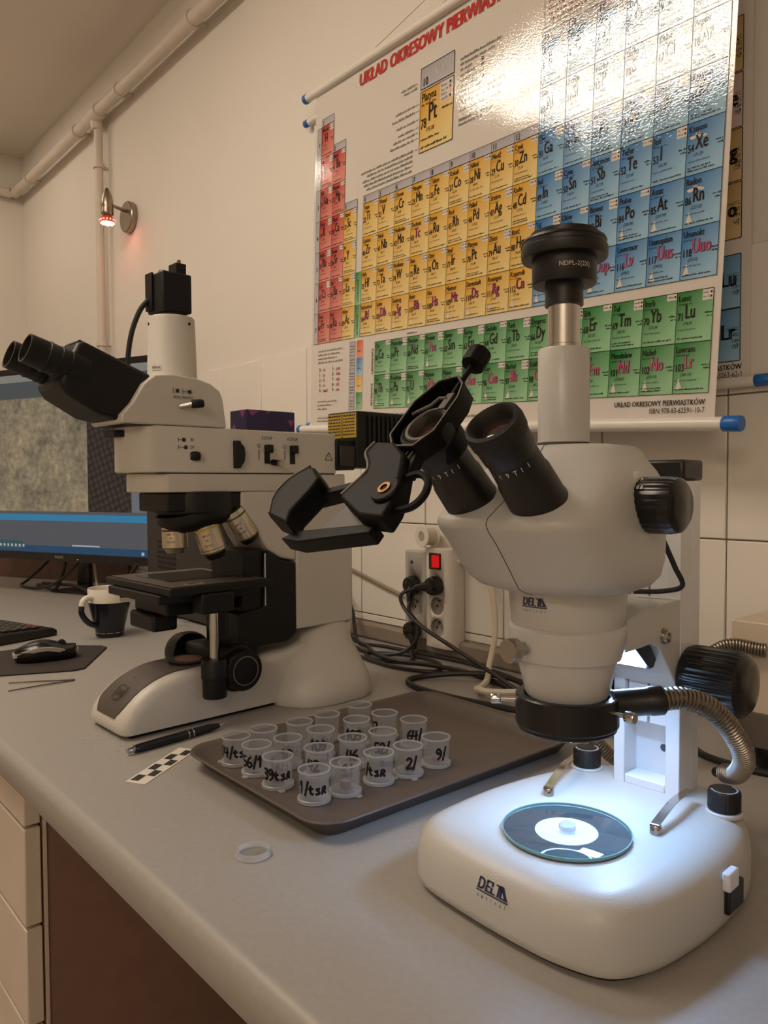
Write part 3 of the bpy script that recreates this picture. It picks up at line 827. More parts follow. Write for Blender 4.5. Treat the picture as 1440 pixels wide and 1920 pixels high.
# incident lamp under the arm: dark hood, bright panel that lights the stage
lh = MB().prism([(0.066, 0.1935), (0.076, 0.1985), (0.088, 0.1960), (0.1010, 0.1805), (0.0960, 0.1735), (0.090, 0.1735)], lambda a, b, h: V((h, a, b)), -0.0235, 0.0235).build('lamp_hood', mat('dark_lamp_hood', '23272f', 0.4), sm, bevel=0.001)
d0, d1 = V((0, 0.0675, 0.1918)), V((0, 0.0890, 0.1738))
nrm = V((0, -(d1 - d0).z * -1, 0)); tdir = (d1 - d0).normalized(); ndir = V((0, tdir.z, -tdir.y)).normalized()
q = [d0 + ndir * 0.0006 + tdir * 0.0015, d1 + ndir * 0.0006 - tdir * 0.0015]
m = MB(); m.poly([q[0] + V((-0.0205, 0, 0)), q[0] + V((0.0205, 0, 0)), q[1] + V((0.0205, 0, 0)), q[1] + V((-0.0205, 0, 0))])
m.poly([q[0] + V((-0.0205, 0, 0)) - ndir * .0003, q[1] + V((-0.0205, 0, 0)) - ndir * .0003, q[1] + V((0.0205, 0, 0)) - ndir * .0003, q[0] + V((0.0205, 0, 0)) - ndir * .0003])
m.build('lamp_panel', emit('led_panel_glow', LED_COLOR, LED_STRENGTH), lh, smooth=0, recalc=False)

# optics: cone, neck, head
MB().lathe([(0.0, 0.1655), (0.0305, 0.1655), (0.0322, 0.1680), (0.0386, 0.1962)], n=64).build('objective_cone', enamel_s, sm)
neck = MB().lathe([(0.0420, 0.2210), (0.0428, 0.2230), (0.0455, 0.2500), (0.0455, 0.2560)], n=64).build('neck', enamel_s, sm)
delta_logo(lambda a, b: V((0.0450 * math.sin(a / 0.0445), -(0.0442 + (b - 0.235) * 0.1 + 0.0004) * math.cos(a / 0.0445), b)), 0.0, 0.2395, 0.0205, neck)
def sring(z, hx, yf, yb, e, n=64, cxr=0.0):
    cy, hy = (yf + yb) / 2, (yb - yf) / 2
    out = []
    for k in range(n):
        a = 2 * PI * k / n
        ca, sa = math.cos(a), math.sin(a)
        out.append((hx * math.copysign(abs(ca) ** (2 / e), ca), cy + hy * math.copysign(abs(sa) ** (2 / e), sa), z))
    return out
HR = [(0.2480, 0.0455, -0.0455, 0.0455, 2.0), (0.2500, 0.0520, -0.0540, 0.0490, 2.3), (0.2535, 0.0600, -0.0625, 0.0530, 2.8), (0.2600, 0.0650, -0.0675, 0.0555, 3.2), (0.2720, 0.0675, -0.0765, 0.0570, 3.5), (0.2870, 0.0685, -0.0885, 0.0575, 3.6), (0.2965, 0.0690, -0.0975, 0.0575, 3.7), (0.3015, 0.0692, -0.1005, 0.0575, 3.7), (0.3060, 0.0690, -0.0985, 0.0575, 3.7), (0.3180, 0.0670, -0.0790, 0.0565, 3.9), (0.3300, 0.0640, -0.0635, 0.0550, 4.0), (0.3390, 0.0580, -0.0520, 0.0535, 3.8), (0.3440, 0.0535, -0.0455, 0.0525, 3.6), (0.3490, 0.0490, -0.0400, 0.0515, 3.6), (0.3545, 0.0450, -0.0345, 0.0500, 3.6), (0.3575, 0.0415, -0.0320, 0.0470, 3.6), (0.3585, 0.0360, -0.0270, 0.0420, 3.6)]
head = MB().loft([sring(*r) for r in HR]).build('head', enamel, sm, smooth=75)
pth = [V((0.0, yf - 0.0002, z)) for z, hx, yf, yb, e in HR] + [V((0, -0.020, 0.3587))]
MB().tube(pth, 0.0003, 6).build('head_seam', seam_m, head)
for sx in (-1, 1):
    # shoulder carrying the zoom knob
    MB().lathe([(0.0290, 0.0), (0.0285, 0.020), (0.0262, 0.029), (0.0235, 0.0325), (0.0212, 0.0338), (0.0, 0.0338)], (sx * 0.030, -0.002, 0.3120), (sx, 0, 0), 40).build('shoulder', enamel, head, smooth=60)
    kb = MB().lathe([(0.0, 0.0), (0.0190, 0.0), (0.0202, 0.0015), (0.0202, 0.0215), (0.0190, 0.0270), (0.0150, 0.0298), (0.0, 0.0305)], (sx * 0.0635, -0.002, 0.3140), (sx, 0, 0), 96, False, rib=(24, 0.0009, 2, 3)).build('zoom_knob', black_g, sm)
    if sx > 0:
        m = MB()
        for a_, s_ in ((2.55, '5'), (2.15, '0.8'), (1.05, '1')):
            put_text(m, s_, lambda a, b: V((0.0672 + a, -0.002 - 0.0212 * math.sin(a_ + b / 0.0208), 0.3140 - 0.0212 * math.cos(a_ + b / 0.0208))), 0, 0, 0.0042, 0.9)
        m.build('zoom_scale', white_ink, kb, smooth=0, recalc=False)
# eyepieces, tilted 45 degrees
AX = V((0, -0.7071, 0.7071))
for sx in (-1, 1):
    o = V((sx * 0.0290 - 0.0025, -0.0715, 0.3120))
    ep = MB().lathe([(0.0200, -0.014), (0.0232, -0.010), (0.0236, -0.004), (0.0215, 0.002), (0.0198, 0.008), (0.0188, 0.032), (0.0178, 0.034), (0.0172, 0.050), (0.0172, 0.0535), (0.0180, 0.055), (0.0186, 0.066), (0.0186, 0.0665)], o, AX, 48).build('eyepiece', black_p, sm)
    MB().lathe([(0.0186, 0.0665), (0.0196, 0.0690), (0.0199, 0.0760), (0.0190, 0.0800), (0.0168, 0.0812), (0.0150, 0.0795), (0.0138, 0.0740), (0.0125, 0.0715), (0.0, 0.0715)], o, AX, 48).build('eyecup', black_r, ep)
    MB().lathe([(0.0118, 0.0717), (0.009, 0.0730), (0.004, 0.0738), (0.0, 0.0739)], o, AX, 32, False).build('lens', lens_m, ep)
    m = MB()
    bx, by = V((1, 0, 0)), V((0, 0.7071, 0.7071))
    for i, s_ in enumerate(('I', 'I', 't', '9', 'T', 'I', 'I')):
        def fn(a, b, i=i):
            g = (-2.25 + 0.30 * i) + a / 0.0176
            return o + AX * (0.047 + b) + bx * (0.0177 * math.cos(g)) + by * (0.0177 * math.sin(g))
        put_text(m, s_, fn, 0, 0, 0.0055, 0.8)
    m.build('dioptre_scale', white_ink, ep, smooth=0, recalc=False)
# photo tube with camera adapter
MB().lathe([(0.0200, 0.3570), (0.0200, 0.3605)], (-0.003, -0.001, 0), n=40).build('tube_seat', seam_m, sm)
MB().lathe([(0.0190, 0.3605), (0.0196, 0.3611), (0.0196, 0.4315), (0.0190, 0.4325), (0.0128, 0.4325)], (-0.003, -0.001, 0), n=48).build('photo_tube', enamel_s, sm)
MB().lathe([(0.0132, 0.4320), (0.0132, 0.4355), (0.0122, 0.4360), (0.0122, 0.4660)], (-0.003, -0.001, 0), n=40).build('chrome_sleeve', chrome, sm)
ca = MB().lathe([(0.0, 0.4655), (0.0145, 0.4655), (0.0145, 0.4800), (0.0150, 0.4805), (0.0235, 0.4810), (0.0243, 0.4822), (0.0243, 0.5000), (0.0318, 0.5005), (0.0326, 0.5020), (0.0326, 0.5085), (0.0312, 0.5095), (0.0312, 0.5125), (0.0318, 0.5130), (0.0310, 0.5150), (0.0255, 0.5165), (0.0255, 0.5200), (0.0, 0.5205)], (-0.003, -0.001, 0), n=56, cap=False).build('camera_adapter', black_p, sm)
m = MB()
put_text(m, 'NDPL-2(2X)', lambda a, b: V((-0.003 + 0.0246 * math.cos(-0.66 + a / 0.0246), -0.001 + 0.0246 * math.sin(-0.66 + a / 0.0246), 0.4900 + b)), 0, 0, 0.0050, 0.95, 'C')
m.build('printed_marking', white_ink, ca, smooth=0, recalc=False)
MB().tube(catmull([(0.050, 0.052, 0.290), (0.046, 0.085, 0.262), (0.040, 0.112, 0.243), (0.020, 0.118, 0.236), (-0.005, 0.115, 0.2335)], 6), 0.0022, 8).build('lamp_cable', black_r, sm)

# small specimen lying on the glass
sx_ = MB().lathe([(0.0, 0), (0.0062, 0.0), (0.0066, 0.0008), (0.0064, 0.0038), (0.0055, 0.0046), (0.0, 0.0046)], (0.0, 0.0, 0.0), n=12, cap=False)
sx_.v = [(a * (1 + 0.06 * math.sin(9 * a * 900 + b * 700)), b, c) for a, b, c in sx_.v]
so = sx_.build('glass_specimen', clear('milky_specimen', (0.95, 0.97, 1.0), 0.55, 0.7, 0.1))
so.matrix_world = SM @ Matrix.Translation((0.001, 0.0, 0.0588))
tag(so, 'small milky specimen disc on the bright white microscope stage', 'specimen')

# ------------------------------------------------------------------ fibre ring light on the objective
rl = thing('ring_light', 'black ring light with ribbed metal light guide clamped under the stereo microscope', 'ring light', M=SM)
rg = MB().lathe([(0.0326, 0.1395), (0.0326, 0.1655), (0.0335, 0.1665), (0.0385, 0.1665), (0.0395, 0.1655), (0.0395, 0.1440), (0.0380, 0.1425), (0.0380, 0.1405), (0.0372, 0.1395)], n=64, cap=False, closed=True).build('ring', mat('black_anodised', '0a0909', 0.36, vary=0.1), rl)
MB().lathe([(0.0330, 0.1393), (0.0366, 0.1393), (0.0366, 0.1398), (0.0330, 0.1398)], n=48, cap=False, closed=True).build('fibre_face', emit('fibre_ring_glow', LED_COLOR, RING_STRENGTH), rg)
def thumb(az, z, name='thumb_screw'):
    d = V((math.cos(az), math.sin(az), 0.0))
    m = MB().cyl(d * 0.0385 + V((0, 0, z)), d * 0.052 + V((0, 0, z)), 0.0017, n=12)
    m.lathe([(0.0038, 0), (0.0044, 0.0006), (0.0044, 0.0070), (0.0038, 0.0076), (0.0, 0.0076)], d * 0.0510 + V((0, 0, z)), d, 40, rib=(14, 0.0004, 1, 2))
    m.build(name, chrome, rl)
thumb(math.radians(-142), 0.1605); thumb(math.radians(-2), 0.1590)
con0, con1 = V((0.030, 0.018, 0.1600)), V((0.0565, 0.044, 0.1630))
MB().lathe([(0.0105, 0.0), (0.0105, 0.026), (0.0112, 0.028), (0.0112, 0.037), (0.0102, 0.038)], con0, con1 - con0, 28).build('coupling', MATS['black_anodised'], rl)
def ribbed(path, r, pitch=0.0032):
    """corrugated metal hose along a path"""
    pts = catmull(path, 24)
    L = [0.0]
    for a, b in zip(pts, pts[1:]):
        L.append(L[-1] + (b - a).length)
    n = int(L[-1] / pitch) * 4
    out, j = [], 0
    for i in range(n + 1):
        s = L[-1] * i / n
        while j < len(L) - 2 and L[j + 1] < s:
            j += 1
        t = (s - L[j]) / max(1e-9, L[j + 1] - L[j])
        out.append(pts[j].lerp(pts[j + 1], min(1, t)))
    return MB().tube(out, r, 14, rf=lambda i: r * (1.0, 1.0, 0.97, 0.84)[i % 4])
hose_m = mat('ribbed_hose_metal', '8f877d', 0.34, 1.0, vary=0.05)
ribbed([con0.lerp(con1, 0.95), con1 + V((0.010, 0.012, 0.001)), V((0.080, 0.074, 0.156)), V((0.0885, 0.095, 0.135)), V((0.086, 0.128, 0.104)), V((0.068, 0.160, 0.078)), V((0.052, 0.176, 0.0695))], 0.0088).build('light_guide', hose_m, rl)
MB().cyl((0.0530, 0.1755, 0.0700), (0.0400, 0.1840, 0.0655), 0.0070, 0.0045, n=18).build('guide_tip', black_p, rl)

lg = thing('light_guide', 'ribbed metal light guide lying behind the stereo microscope column', 'light guide', M=SM)
ribbed([V((0.010, 0.388, 0.141)), V((-0.035, 0.375, 0.139)), V((-0.075, 0.350, 0.085)), V((-0.088, 0.315, 0.020)), V((-0.113, 0.285, 0.0125)), V((-0.128, 0.270, 0.028)), V((-0.141, 0.258, 0.050)), V((-0.150, 0.246, 0.075))], 0.0080).build('hose', hose_m, lg)
MB().cyl((-0.149, 0.247, 0.073), (-0.158, 0.236, 0.098), 0.0088, n=18).build('guide_tip', black_p, lg)

# ------------------------------------------------------------------ phone holder on the left eyepiece
AM = SM @ Matrix(((1, 0, 0, -0.0315), (0, 0.7071, -0.7071, -0.1293), (0, 0.7071, 0.7071, 0.3735), (0, 0, 0, 1)))
ph = thing('phone_holder', 'black plastic phone holder clamped on the left eyepiece of the stereo microscope', 'phone holder', M=AM)
I3 = lambda a, b, h: V((a, b, h))
octo = [(-0.024, -0.013), (-0.013, -0.026), (0.008, -0.027), (0.0185, -0.012), (0.0190, 0.022), (0.0145, 0.037), (0.004, 0.047), (-0.013, 0.044), (-0.024, 0.022)]
octo = list(octo)
inn = inset(octo, 0.0026)
hgrey = mat('holder_plastic', '080707', 0.55, spec=0.18, vary=0.1)
edge_g = mat('holder_edge', '453e38', 0.5)
fr = MB()
fr.loft([[I3(a, b, -0.0150) for a, b in octo], [I3(a, b, 0.0) for a, b in octo], [I3(a, b, 0.0) for a, b in inn], [I3(a, b, -0.0115) for a, b in inn]], cap=True)
fr = fr.build('frame', hgrey, ph, bevel=0.0006)
lip = MB(); inn2 = inset(octo, 0.0019); inn1 = inset(octo, 0.0006)
lip.loft([[I3(a, b, 0.0001) for a, b in inn1], [I3(a, b, 0.0004) for a, b in inn1], [I3(a, b, 0.0004) for a, b in inn2], [I3(a, b, 0.0001) for a, b in inn2]], cap=False, closed=True)
lip.build('frame_edge', edge_g, fr)
MB().lathe([(0.0122, -0.0112), (0.0170, -0.0112), (0.0170, -0.0045), (0.0162, -0.0035), (0.0140, -0.0035), (0.0124, -0.0060)], n=40, cap=False, closed=True).build('eyepiece_ring', edge_g, ph)
MB().lathe([(0.0122, -0.0108), (0.006, -0.0095), (0.0, -0.0092)], n=32, cap=False).build('eyepiece_lens', lens_m, ph)
MB().lathe([(0.0, -0.030), (0.0196, -0.030), (0.0200, -0.028), (0.0200, -0.0152), (0.0, -0.0152)], n=40, cap=False).build('clamp_collar', hgrey, ph)
cb = MB().tube([(-0.0210, 0.012, -0.004), (-0.008, 0.020, -0.004), (-0.003, 0.026, -0.003), (0.004, 0.025, -0.003)], 0.0014, 6)
cb.box(0.0025, 0.0085, 0.014, 0.030, -0.0110, -0.0025)
cb.build('jaw_slider', edge_g, ph)
scd = V((0.02, 1.0, 0.05)).normalized()
MB().cyl((0.0040, 0.022, -0.006), V((0.0040, 0.022, -0.006)) + scd * 0.042, 0.0022, n=10).build('screw_rod', hgrey, ph)
MB().lathe([(0.0, 0), (0.0082, 0.0), (0.0092, 0.0012), (0.0092, 0.0125), (0.0082, 0.0140), (0.0, 0.0145)], V((0.0040, 0.022, -0.006)) + scd * 0.040, scd, 40, False, rib=(8, 0.0012, 2, 3)).build('screw_knob', hgrey, ph)
MB().prism([(-0.013, -0.020), (0.008, -0.022), (0.013, -0.045), (-0.022, -0.040)], I3, -0.0148, -0.0055).build('link_arm', hgrey, ph, bevel=0.0008)
rb = MB()
for i in range(5):
    rb.tube([(-0.0125 + 0.0045 * i, -0.022, -0.0045), (-0.0165 + 0.0055 * i, -0.036 - 0.001 * i, -0.0045)], 0.0007, 5)
rb.build('link_ribs', edge_g, ph)
rj = [(-0.0310, -0.0200), (-0.0120, -0.0215), (0.0060, -0.0340), (0.0140, -0.0490), (0.0215, -0.0640), (0.0255, -0.0780), (0.0260, -0.0910), (0.0030, -0.0895), (-0.0270, -0.0740), (-0.0230, -0.0620), (-0.0180, -0.0520), (-0.0220, -0.0430), (-0.0330, -0.0330)]
rjm = MB().prism(rj, I3, -0.0150, 0.0010).build('jaw', hgrey, ph, bevel=0.0025, seg=3)
MB().tube(catmull([(-0.0315, -0.0210, 0.0006), (-0.0325, -0.0320, 0.0008), (-0.0220, -0.0430, 0.0008), (-0.0182, -0.0520, 0.0008), (-0.0260, -0.0720, 0.0006)], 5), 0.0013, 6).build('jaw_pad', edge_g, rjm)
lj = [(-0.0820, -0.0450), (-0.0745, -0.0470), (-0.0600, -0.0570), (-0.0600, -0.0690), (-0.0640, -0.0890), (-0.0580, -0.1010), (-0.0860, -0.0945), (-0.0980, -0.0760), (-0.0960, -0.0580)]
ljm = MB().prism(lj, I3, -0.0160, 0.0030).build('jaw', hgrey, ph, bevel=0.0025, seg=3)
MB().tube(catmull([(-0.0800, -0.0455, 0.0030), (-0.0935, -0.0590, 0.0030), (-0.0955, -0.0755, 0.0030), (-0.0850, -0.0930, 0.0030)], 5), 0.0011, 6).build('jaw_edge', edge_g, ljm)
MB().prism([(-0.0700, -0.1060), (-0.0500, -0.1080), (0.0120, -0.0960), (0.0120, -0.0880), (-0.0600, -0.0985)], I3, -0.0200, -0.0080).build('rail', hgrey, ph, bevel=0.001)
MB().prism([(-0.0780, -0.0620), (-0.0200, -0.0460), (-0.0200, -0.0520), (-0.0760, -0.0690)], I3, -0.0200, -0.0080).build('rail', hgrey, ph, bevel=0.001)
MB().prism([(-0.0480, -0.0990), (0.0020, -0.0890), (-0.0160, -0.0520), (-0.0300, -0.0560)], I3, -0.0180, -0.0130).build('slide_plate', edge_g, ph, bevel=0.0008)
MB().tube(catmull([(0.0140, -0.0500, -0.006), (0.0240, -0.0470, -0.006), (0.0350, -0.0530, -0.006), (0.0400, -0.0650, -0.006), (0.0360, -0.0755, -0.006), (0.0220, -0.0790, -0.006)], 6), 0.0026, 8).build('lock_lever', hgrey, ph)
MB().lathe([(0.0, 0), (0.0105, 0), (0.0105, 0.0020), (0.0095, 0.0030), (0.0, 0.0030)], (0.0150, -0.0690, 0.0008), n=28, cap=False).build('boss', hgrey, ph)
MB().lathe([(0.0027, 0), (0.0046, 0), (0.0046, 0.0012), (0.0027, 0.0012)], (0.0150, -0.0690, 0.0036), n=28, cap=False, closed=True).build('brass_insert', mat('brass', '7d5c38', 0.4, 1.0), ph)

# ------------------------------------------------------------------ cold light source at the right edge
cs = thing('light_source_box', 'beige and grey light source box at the right edge behind the focus knob', 'light source', (-0.408, 0.890, 0.0))
beige = mat('beige_metal_case', 'c9bba6', 0.45, vary=0.03)
dgrey = mat('dark_grey_case', '5d534b', 0.5, vary=0.05)
rbox(0.0, 0.24, 0.0, 0.135, 0.066, 0.170).build('case', beige, cs, bevel=0.0015)
rbox(0.0005, 0.2395, 0.0005, 0.1345, 0.026, 0.066).build('lower_case', dgrey, cs, bevel=0.001)
for fx in (0.035, 0.205):
    for fy in (0.02, 0.115):
        MB().lathe([(0.012, 0.0005), (0.014, 0.004), (0.014, 0.0262)], (fx, fy, 0), n=20).build('foot', black_p, cs)
MB().lathe([(0.0, 0), (0.010, 0.0), (0.011, 0.001), (0.011, 0.020), (0.010, 0.021), (0.0, 0.021)], (0.042, 0.060, 0.1702), n=28, cap=False).build('dial', black_p, cs)
MB().cyl((-0.006, 0.05, 0.143), (0.0, 0.05, 0.143), 0.012, n=24).build('guide_socket', steel, cs)

# ------------------------------------------------------------------ metallurgical microscope
ivory = mat('ivory_case', 'cac5bc', 0.42, vary=0.02, bump=(500, 0.08, 0.0004))
charcoal = mat('charcoal_panel', '4c423c', 0.5, vary=0.05)
mblack = mat('microscope_black', '0b0908', 0.48, spec=0.35, vary=0.1, bump=(500, 0.1, 0.0004))
MM = Matrix.Translation((-0.957, 0.399, 0.0)) @ Matrix.Rotation(math.radians(1.7), 4, 'Z')
mm = thing('metallurgical_microscope', 'tall ivory and black lab microscope with camera on top, standing behind the sample tray', 'microscope', M=MM)
YZ = lambda a, b, h: V((h, a, b))
# base: loft of side profiles across the width
bp_ = [(-0.012, 0.006), (-0.0145, 0.014), (-0.0105, 0.027), (-0.002, 0.039), (0.010, 0.050), (0.022, 0.0585), (0.037, 0.0655), (0.052, 0.0705), (0.070, 0.0740), (0.105, 0.0755), (0.180, 0.0770), (0.245, 0.0800), (0.375, 0.1120), (0.378, 0.006)]
def shrink(pts, d):
    cy, cz = 0.18, 0.02
    return [(y + d * (1 if y < cy else -1), max(0.006, z - (d if z > 0.01 else 0))) for y, z in pts]
rings = []
for x, d in ((-0.112, 0.012), (-0.1095, 0.005), (-0.104, 0.0015), (-0.095, 0.0), (-0.015, 0.0), (-0.006, 0.0015), (-0.001, 0.005), (0.001, 0.012)):
    rings.append([V((x, y, z)) for y, z in shrink(bp_, d)])
MB().loft(rings).build('base', ivory, mm, smooth=50)
rbox(-0.104, -0.006, 0.0, 0.37, 0.0006, 0.0062).build('base_foot', mblack, mm)
# broad rear foot
RF = [(0.0006, -0.168, 0.058, 0.222, 0.400), (0.010, -0.170, 0.060, 0.220, 0.402), (0.030, -0.164, 0.054, 0.226, 0.398), (0.055, -0.148, 0.038, 0.240, 0.390), (0.080, -0.126, 0.018, 0.262, 0.382), (0.102, -0.110, 0.004, 0.290, 0.378), (0.112, -0.104, -0.002, 0.310, 0.376)]
def rring_(z, x0, x1, y0, y1, e=3.0, n=48):
    return [(((x0 + x1) / 2) + (x1 - x0) / 2 * math.copysign(abs(math.cos(2 * PI * k / n)) ** (2 / e), math.cos(2 * PI * k / n)), (y0 + y1) / 2 + (y1 - y0) / 2 * math.copysign(abs(math.sin(2 * PI * k / n)) ** (2 / e), math.sin(2 * PI * k / n)), z) for k in range(n)]
MB().loft([rring_(*r) for r in RF]).build('rear_foot', ivory, mm, smooth=60)
# dark panel on the nose of the base
top = [p for p in catmull([(y, z, 0) for y, z in bp_[1:11]], 4)]
pan = MB(); rows = []
for i, p in enumerate(top):
    if p.x < -0.0125 or p.x > 0.17:
        continue
    t = top[min(i + 1, len(top) - 1)] - top[max(i - 1, 0)]
    nn = V((-t.y, t.x)).normalized()
    w = min(1.0, math.sqrt(max(0.0, (p.x + 0.0135) / 0.012)) * 0.5 + 0.5)
    xl, xr = -0.055 - 0.040 * w, -0.050 + 0.032 * w
    rows.append([V((xl, p.x, p.y)), V((xr, p.x, p.y)), V((xr, p.x + nn.x * 0.0012, p.y + nn.y * 0.0012)), V((xl, p.x + nn.x * 0.0012, p.y + nn.y * 0.0012))])
pan.loft(rows); pan = pan.build('nose_panel', charcoal, mm, bevel=0.0004)
emb = catmull([(-0.063, 0, 0), (-0.063, 0.020, 0), (-0.043, 0.020, 0), (-0.043, 0.003, 0), (-0.052, -0.003, 0)], 3, True)
def on_nose(x, s):
    y = 0.001 + s * 0.72; z = 0.0445 + s * 0.62
    return V((x, y - 0.0010, z + 0.0008))
MB().tube([on_nose(p.x, p.y) for p in emb], 0.0006, 6, True).build('embossed_badge', mat('charcoal_relief', '3a322d', 0.5), pan)
m = MB()
for k in range(5):
    m.tube([on_nose(-0.059 + 0.0035 * k, 0.004 + 0.002 * (k % 2)), on_nose(-0.057 + 0.003 * k, 0.016 - 0.002 * (k % 3))], 0.0005, 5)
m.tube([on_nose(-0.056, 0.037), on_nose(-0.047, 0.0375)], 0.0004, 5)
m.build('badge_relief', MATS['charcoal_relief'], pan)
MB().lathe([(0.0, 0), (0.028, 0), (0.030, 0.0012), (0.030, 0.003), (0.0, 0.003)], (-0.056, 0.112, 0.0768), n=36, cap=False).build('filter_ring', mblack, mm)
MB().lathe([(0.0, 0), (0.020, 0), (0.020, 0.0008), (0.0, 0.0008)], (-0.056, 0.112, 0.0798), n=36, cap=False).build('filter_window', mat('brown_filter', '8c6650', 0.35), mm)
# column and gusset
rbox(-0.102, 0.0, 0.264, 0.375, 0.1095, 0.3205).build('column', ivory, mm, bevel=0.003)
gus = [(0.170, 0.3203), (0.1695, 0.300), (0.174, 0.287), (0.192, 0.2705), (0.203, 0.250), (0.214, 0.2345), (0.236, 0.2205), (0.2645, 0.2145), (0.2645, 0.3203)]
MB().prism(gus, YZ, -0.098, -0.002).build('arm_gusset', ivory, mm, bevel=0.004, seg=3)
fb = [(0.2065, 0.2300), (0.214, 0.2320), (0.236, 0.2175), (0.2635, 0.2120), (0.2635, 0.108), (0.258, 0.099), (0.246, 0.0935), (0.163, 0.0915), (0.1615, 0.1450), (0.2050, 0.1500)]
MB().prism(fb, YZ, -0.096, -0.0015).build('focus_block', mblack, mm, bevel=0.002)
rbox(-0.0016, -0.0002, 0.2065, 0.2080, 0.1520, 0.2290).build('guide_strip', ivory, mm)
rbox(-0.090, -0.006, 0.170, 0.2066, 0.1450, 0.2350).build('stage_bracket', mblack, mm, bevel=0.002)
# arm: two stacked housings
armo = [(-0.102, 0.342), (-0.102, 0.048), (-0.092, 0.026), (-0.075, 0.015), (-0.055, 0.012), (-0.033, 0.015), (-0.010, 0.028), (0.0, 0.042), (0.0, 0.342)]
XY = lambda a, b, h: V((a, b, h))
MB().prism(armo, XY, 0.3465, 0.4085).build('upper_arm', ivory, mm, bevel=0.0018)
armu = [(-0.098, 0.362), (-0.098, 0.058), (-0.086, 0.036), (-0.055, 0.026), (-0.026, 0.034), (-0.002, 0.056), (-0.002, 0.362)]
MB().prism(armu, XY, 0.3200, 0.3455).build('lower_arm', ivory, mm, bevel=0.0018)
rbox(-0.098, -0.002, 0.045, 0.34, 0.3450, 0.3468).build('arm_gap', mblack, mm)
rbox(-0.072, -0.040, 0.000, 0.030, 0.3940, 0.4030).build('filter_tab', mblack, mm, bevel=0.001)
# controls on the right face
def face_text(m, s, y, z, size, xs=0.9, al='C'):
    put_text(m, s, lambda a, b: V((0.0006, a, b)), y, z, size, xs, al)
MBK = mat('black_print', '2a2624', 0.6)
pr_ = MB()
face_text(pr_, 'F.STOP', 0.212, 0.3950, 0.0070, 0.85); pr_.build('stop_print', MBK, mm, smooth=0, recalc=False); pr_ = MB(); face_text(pr_, 'A.STOP', 0.2575, 0.3950, 0.0070, 0.85)
pr_.build('stop_print', MBK, mm, smooth=0, recalc=False); pr_ = MB()
face_text(pr_, 'BF', 0.091, 0.3890, 0.0058); face_text(pr_, 'DF', 0.091, 0.3790, 0.0058)
pr3_ = pr_
for yy in (0.198, 0.2435):
    pr_ = MB()
    pr_.poly([(0.0006, yy - 0.0006, 0.366), (0.0006, yy + 0.0006, 0.366), (0.0006, yy + 0.0006, 0.380), (0.0006, yy - 0.0006, 0.380)])
    for k in range(12):
        a0, a1 = 2 * PI * k / 12, 2 * PI * (k + 1) / 12
        pr_.poly([(0.0006, yy + r * math.cos(a), 0.386 + r * math.sin(a)) for r, a in ((0.0022, a0), (0.0029, a0), (0.0029, a1), (0.0022, a1))])
    pr_.build('stop_symbol', MBK, mm, smooth=0, recalc=False)
pr_ = pr3_
for zz, y0 in ((0.3905, 0.070), (0.3805, 0.070)):
    for q in ((y0, y0 + 0.0008, zz - 0.003, zz + 0.003), (y0, y0 + 0.012, zz - 0.0004, zz + 0.0004), (y0 + (0.006 if zz > 0.385 else 0.009), y0 + (0.011 if zz > 0.385 else 0.014), zz - 0.0025, zz + 0.0025)):
        pr_.poly([(0.0006, q[0], q[2]), (0.0006, q[1], q[2]), (0.0006, q[1], q[3]), (0.0006, q[0], q[3])])
pr_.build('field_print', MBK, mm, smooth=0, recalc=False); pr_ = MB()
a, b, c = V((0.0006, 0.320, 0.3675)), V((0.0006, 0.334, 0.3675)), V((0.0006, 0.327, 0.3795))
for p, q in ((a, b), (b, c), (c, a)):
    d = (q - p).normalized(); w = V((0, -d.z, d.y)) * 0.0006
    pr_.poly([p - w, q - w, q + w, p + w])
face_text(pr_, '!', 0.327, 0.3690, 0.0075)
pr_.build('warning_triangle', MBK, mm, smooth=0, recalc=False)
MB().lathe([(0.0045, 0), (0.0062, 0.003), (0.0066, 0.010), (0.0055, 0.013), (0.0, 0.0135)], (0.0, 0.0880, 0.3690), (0.25, 0.97, 0), 20).build('illumination_lever', mblack, mm)
dl = [(0.155, 0.3530), (0.155, 0.3920), (0.163, 0.3920), (0.1645, 0.3880), (0.1695, 0.3830), (0.1710, 0.3720), (0.1695, 0.3620), (0.1645, 0.3560), (0.163, 0.3530)]
MB().prism(dl, YZ, -0.0005, 0.0075).build('filter_dial', mblack, mm, bevel=0.0008)
for yy in (0.212, 0.2575):
    MB().box(-0.0005, 0.0012, yy - 0.0045, yy + 0.0045, 0.3605, 0.3870).build('stop_slot', mblack, mm)
    MB().box(0.001, 0.0085, yy - 0.0050, yy + 0.0065, 0.3760, 0.3880).build('stop_lever', mblack, mm, bevel=0.0012)
m = MB().cyl((0, 0.222, 0.3625), (0.016, 0.2240, 0.3610), 0.0046, n=18)
m.build('centering_knob', mblack, mm)
MB().cyl((0.016, 0.2240, 0.3610), (0.021, 0.2247, 0.3605), 0.0050, n=18).build('centering_cap', steel, mm)
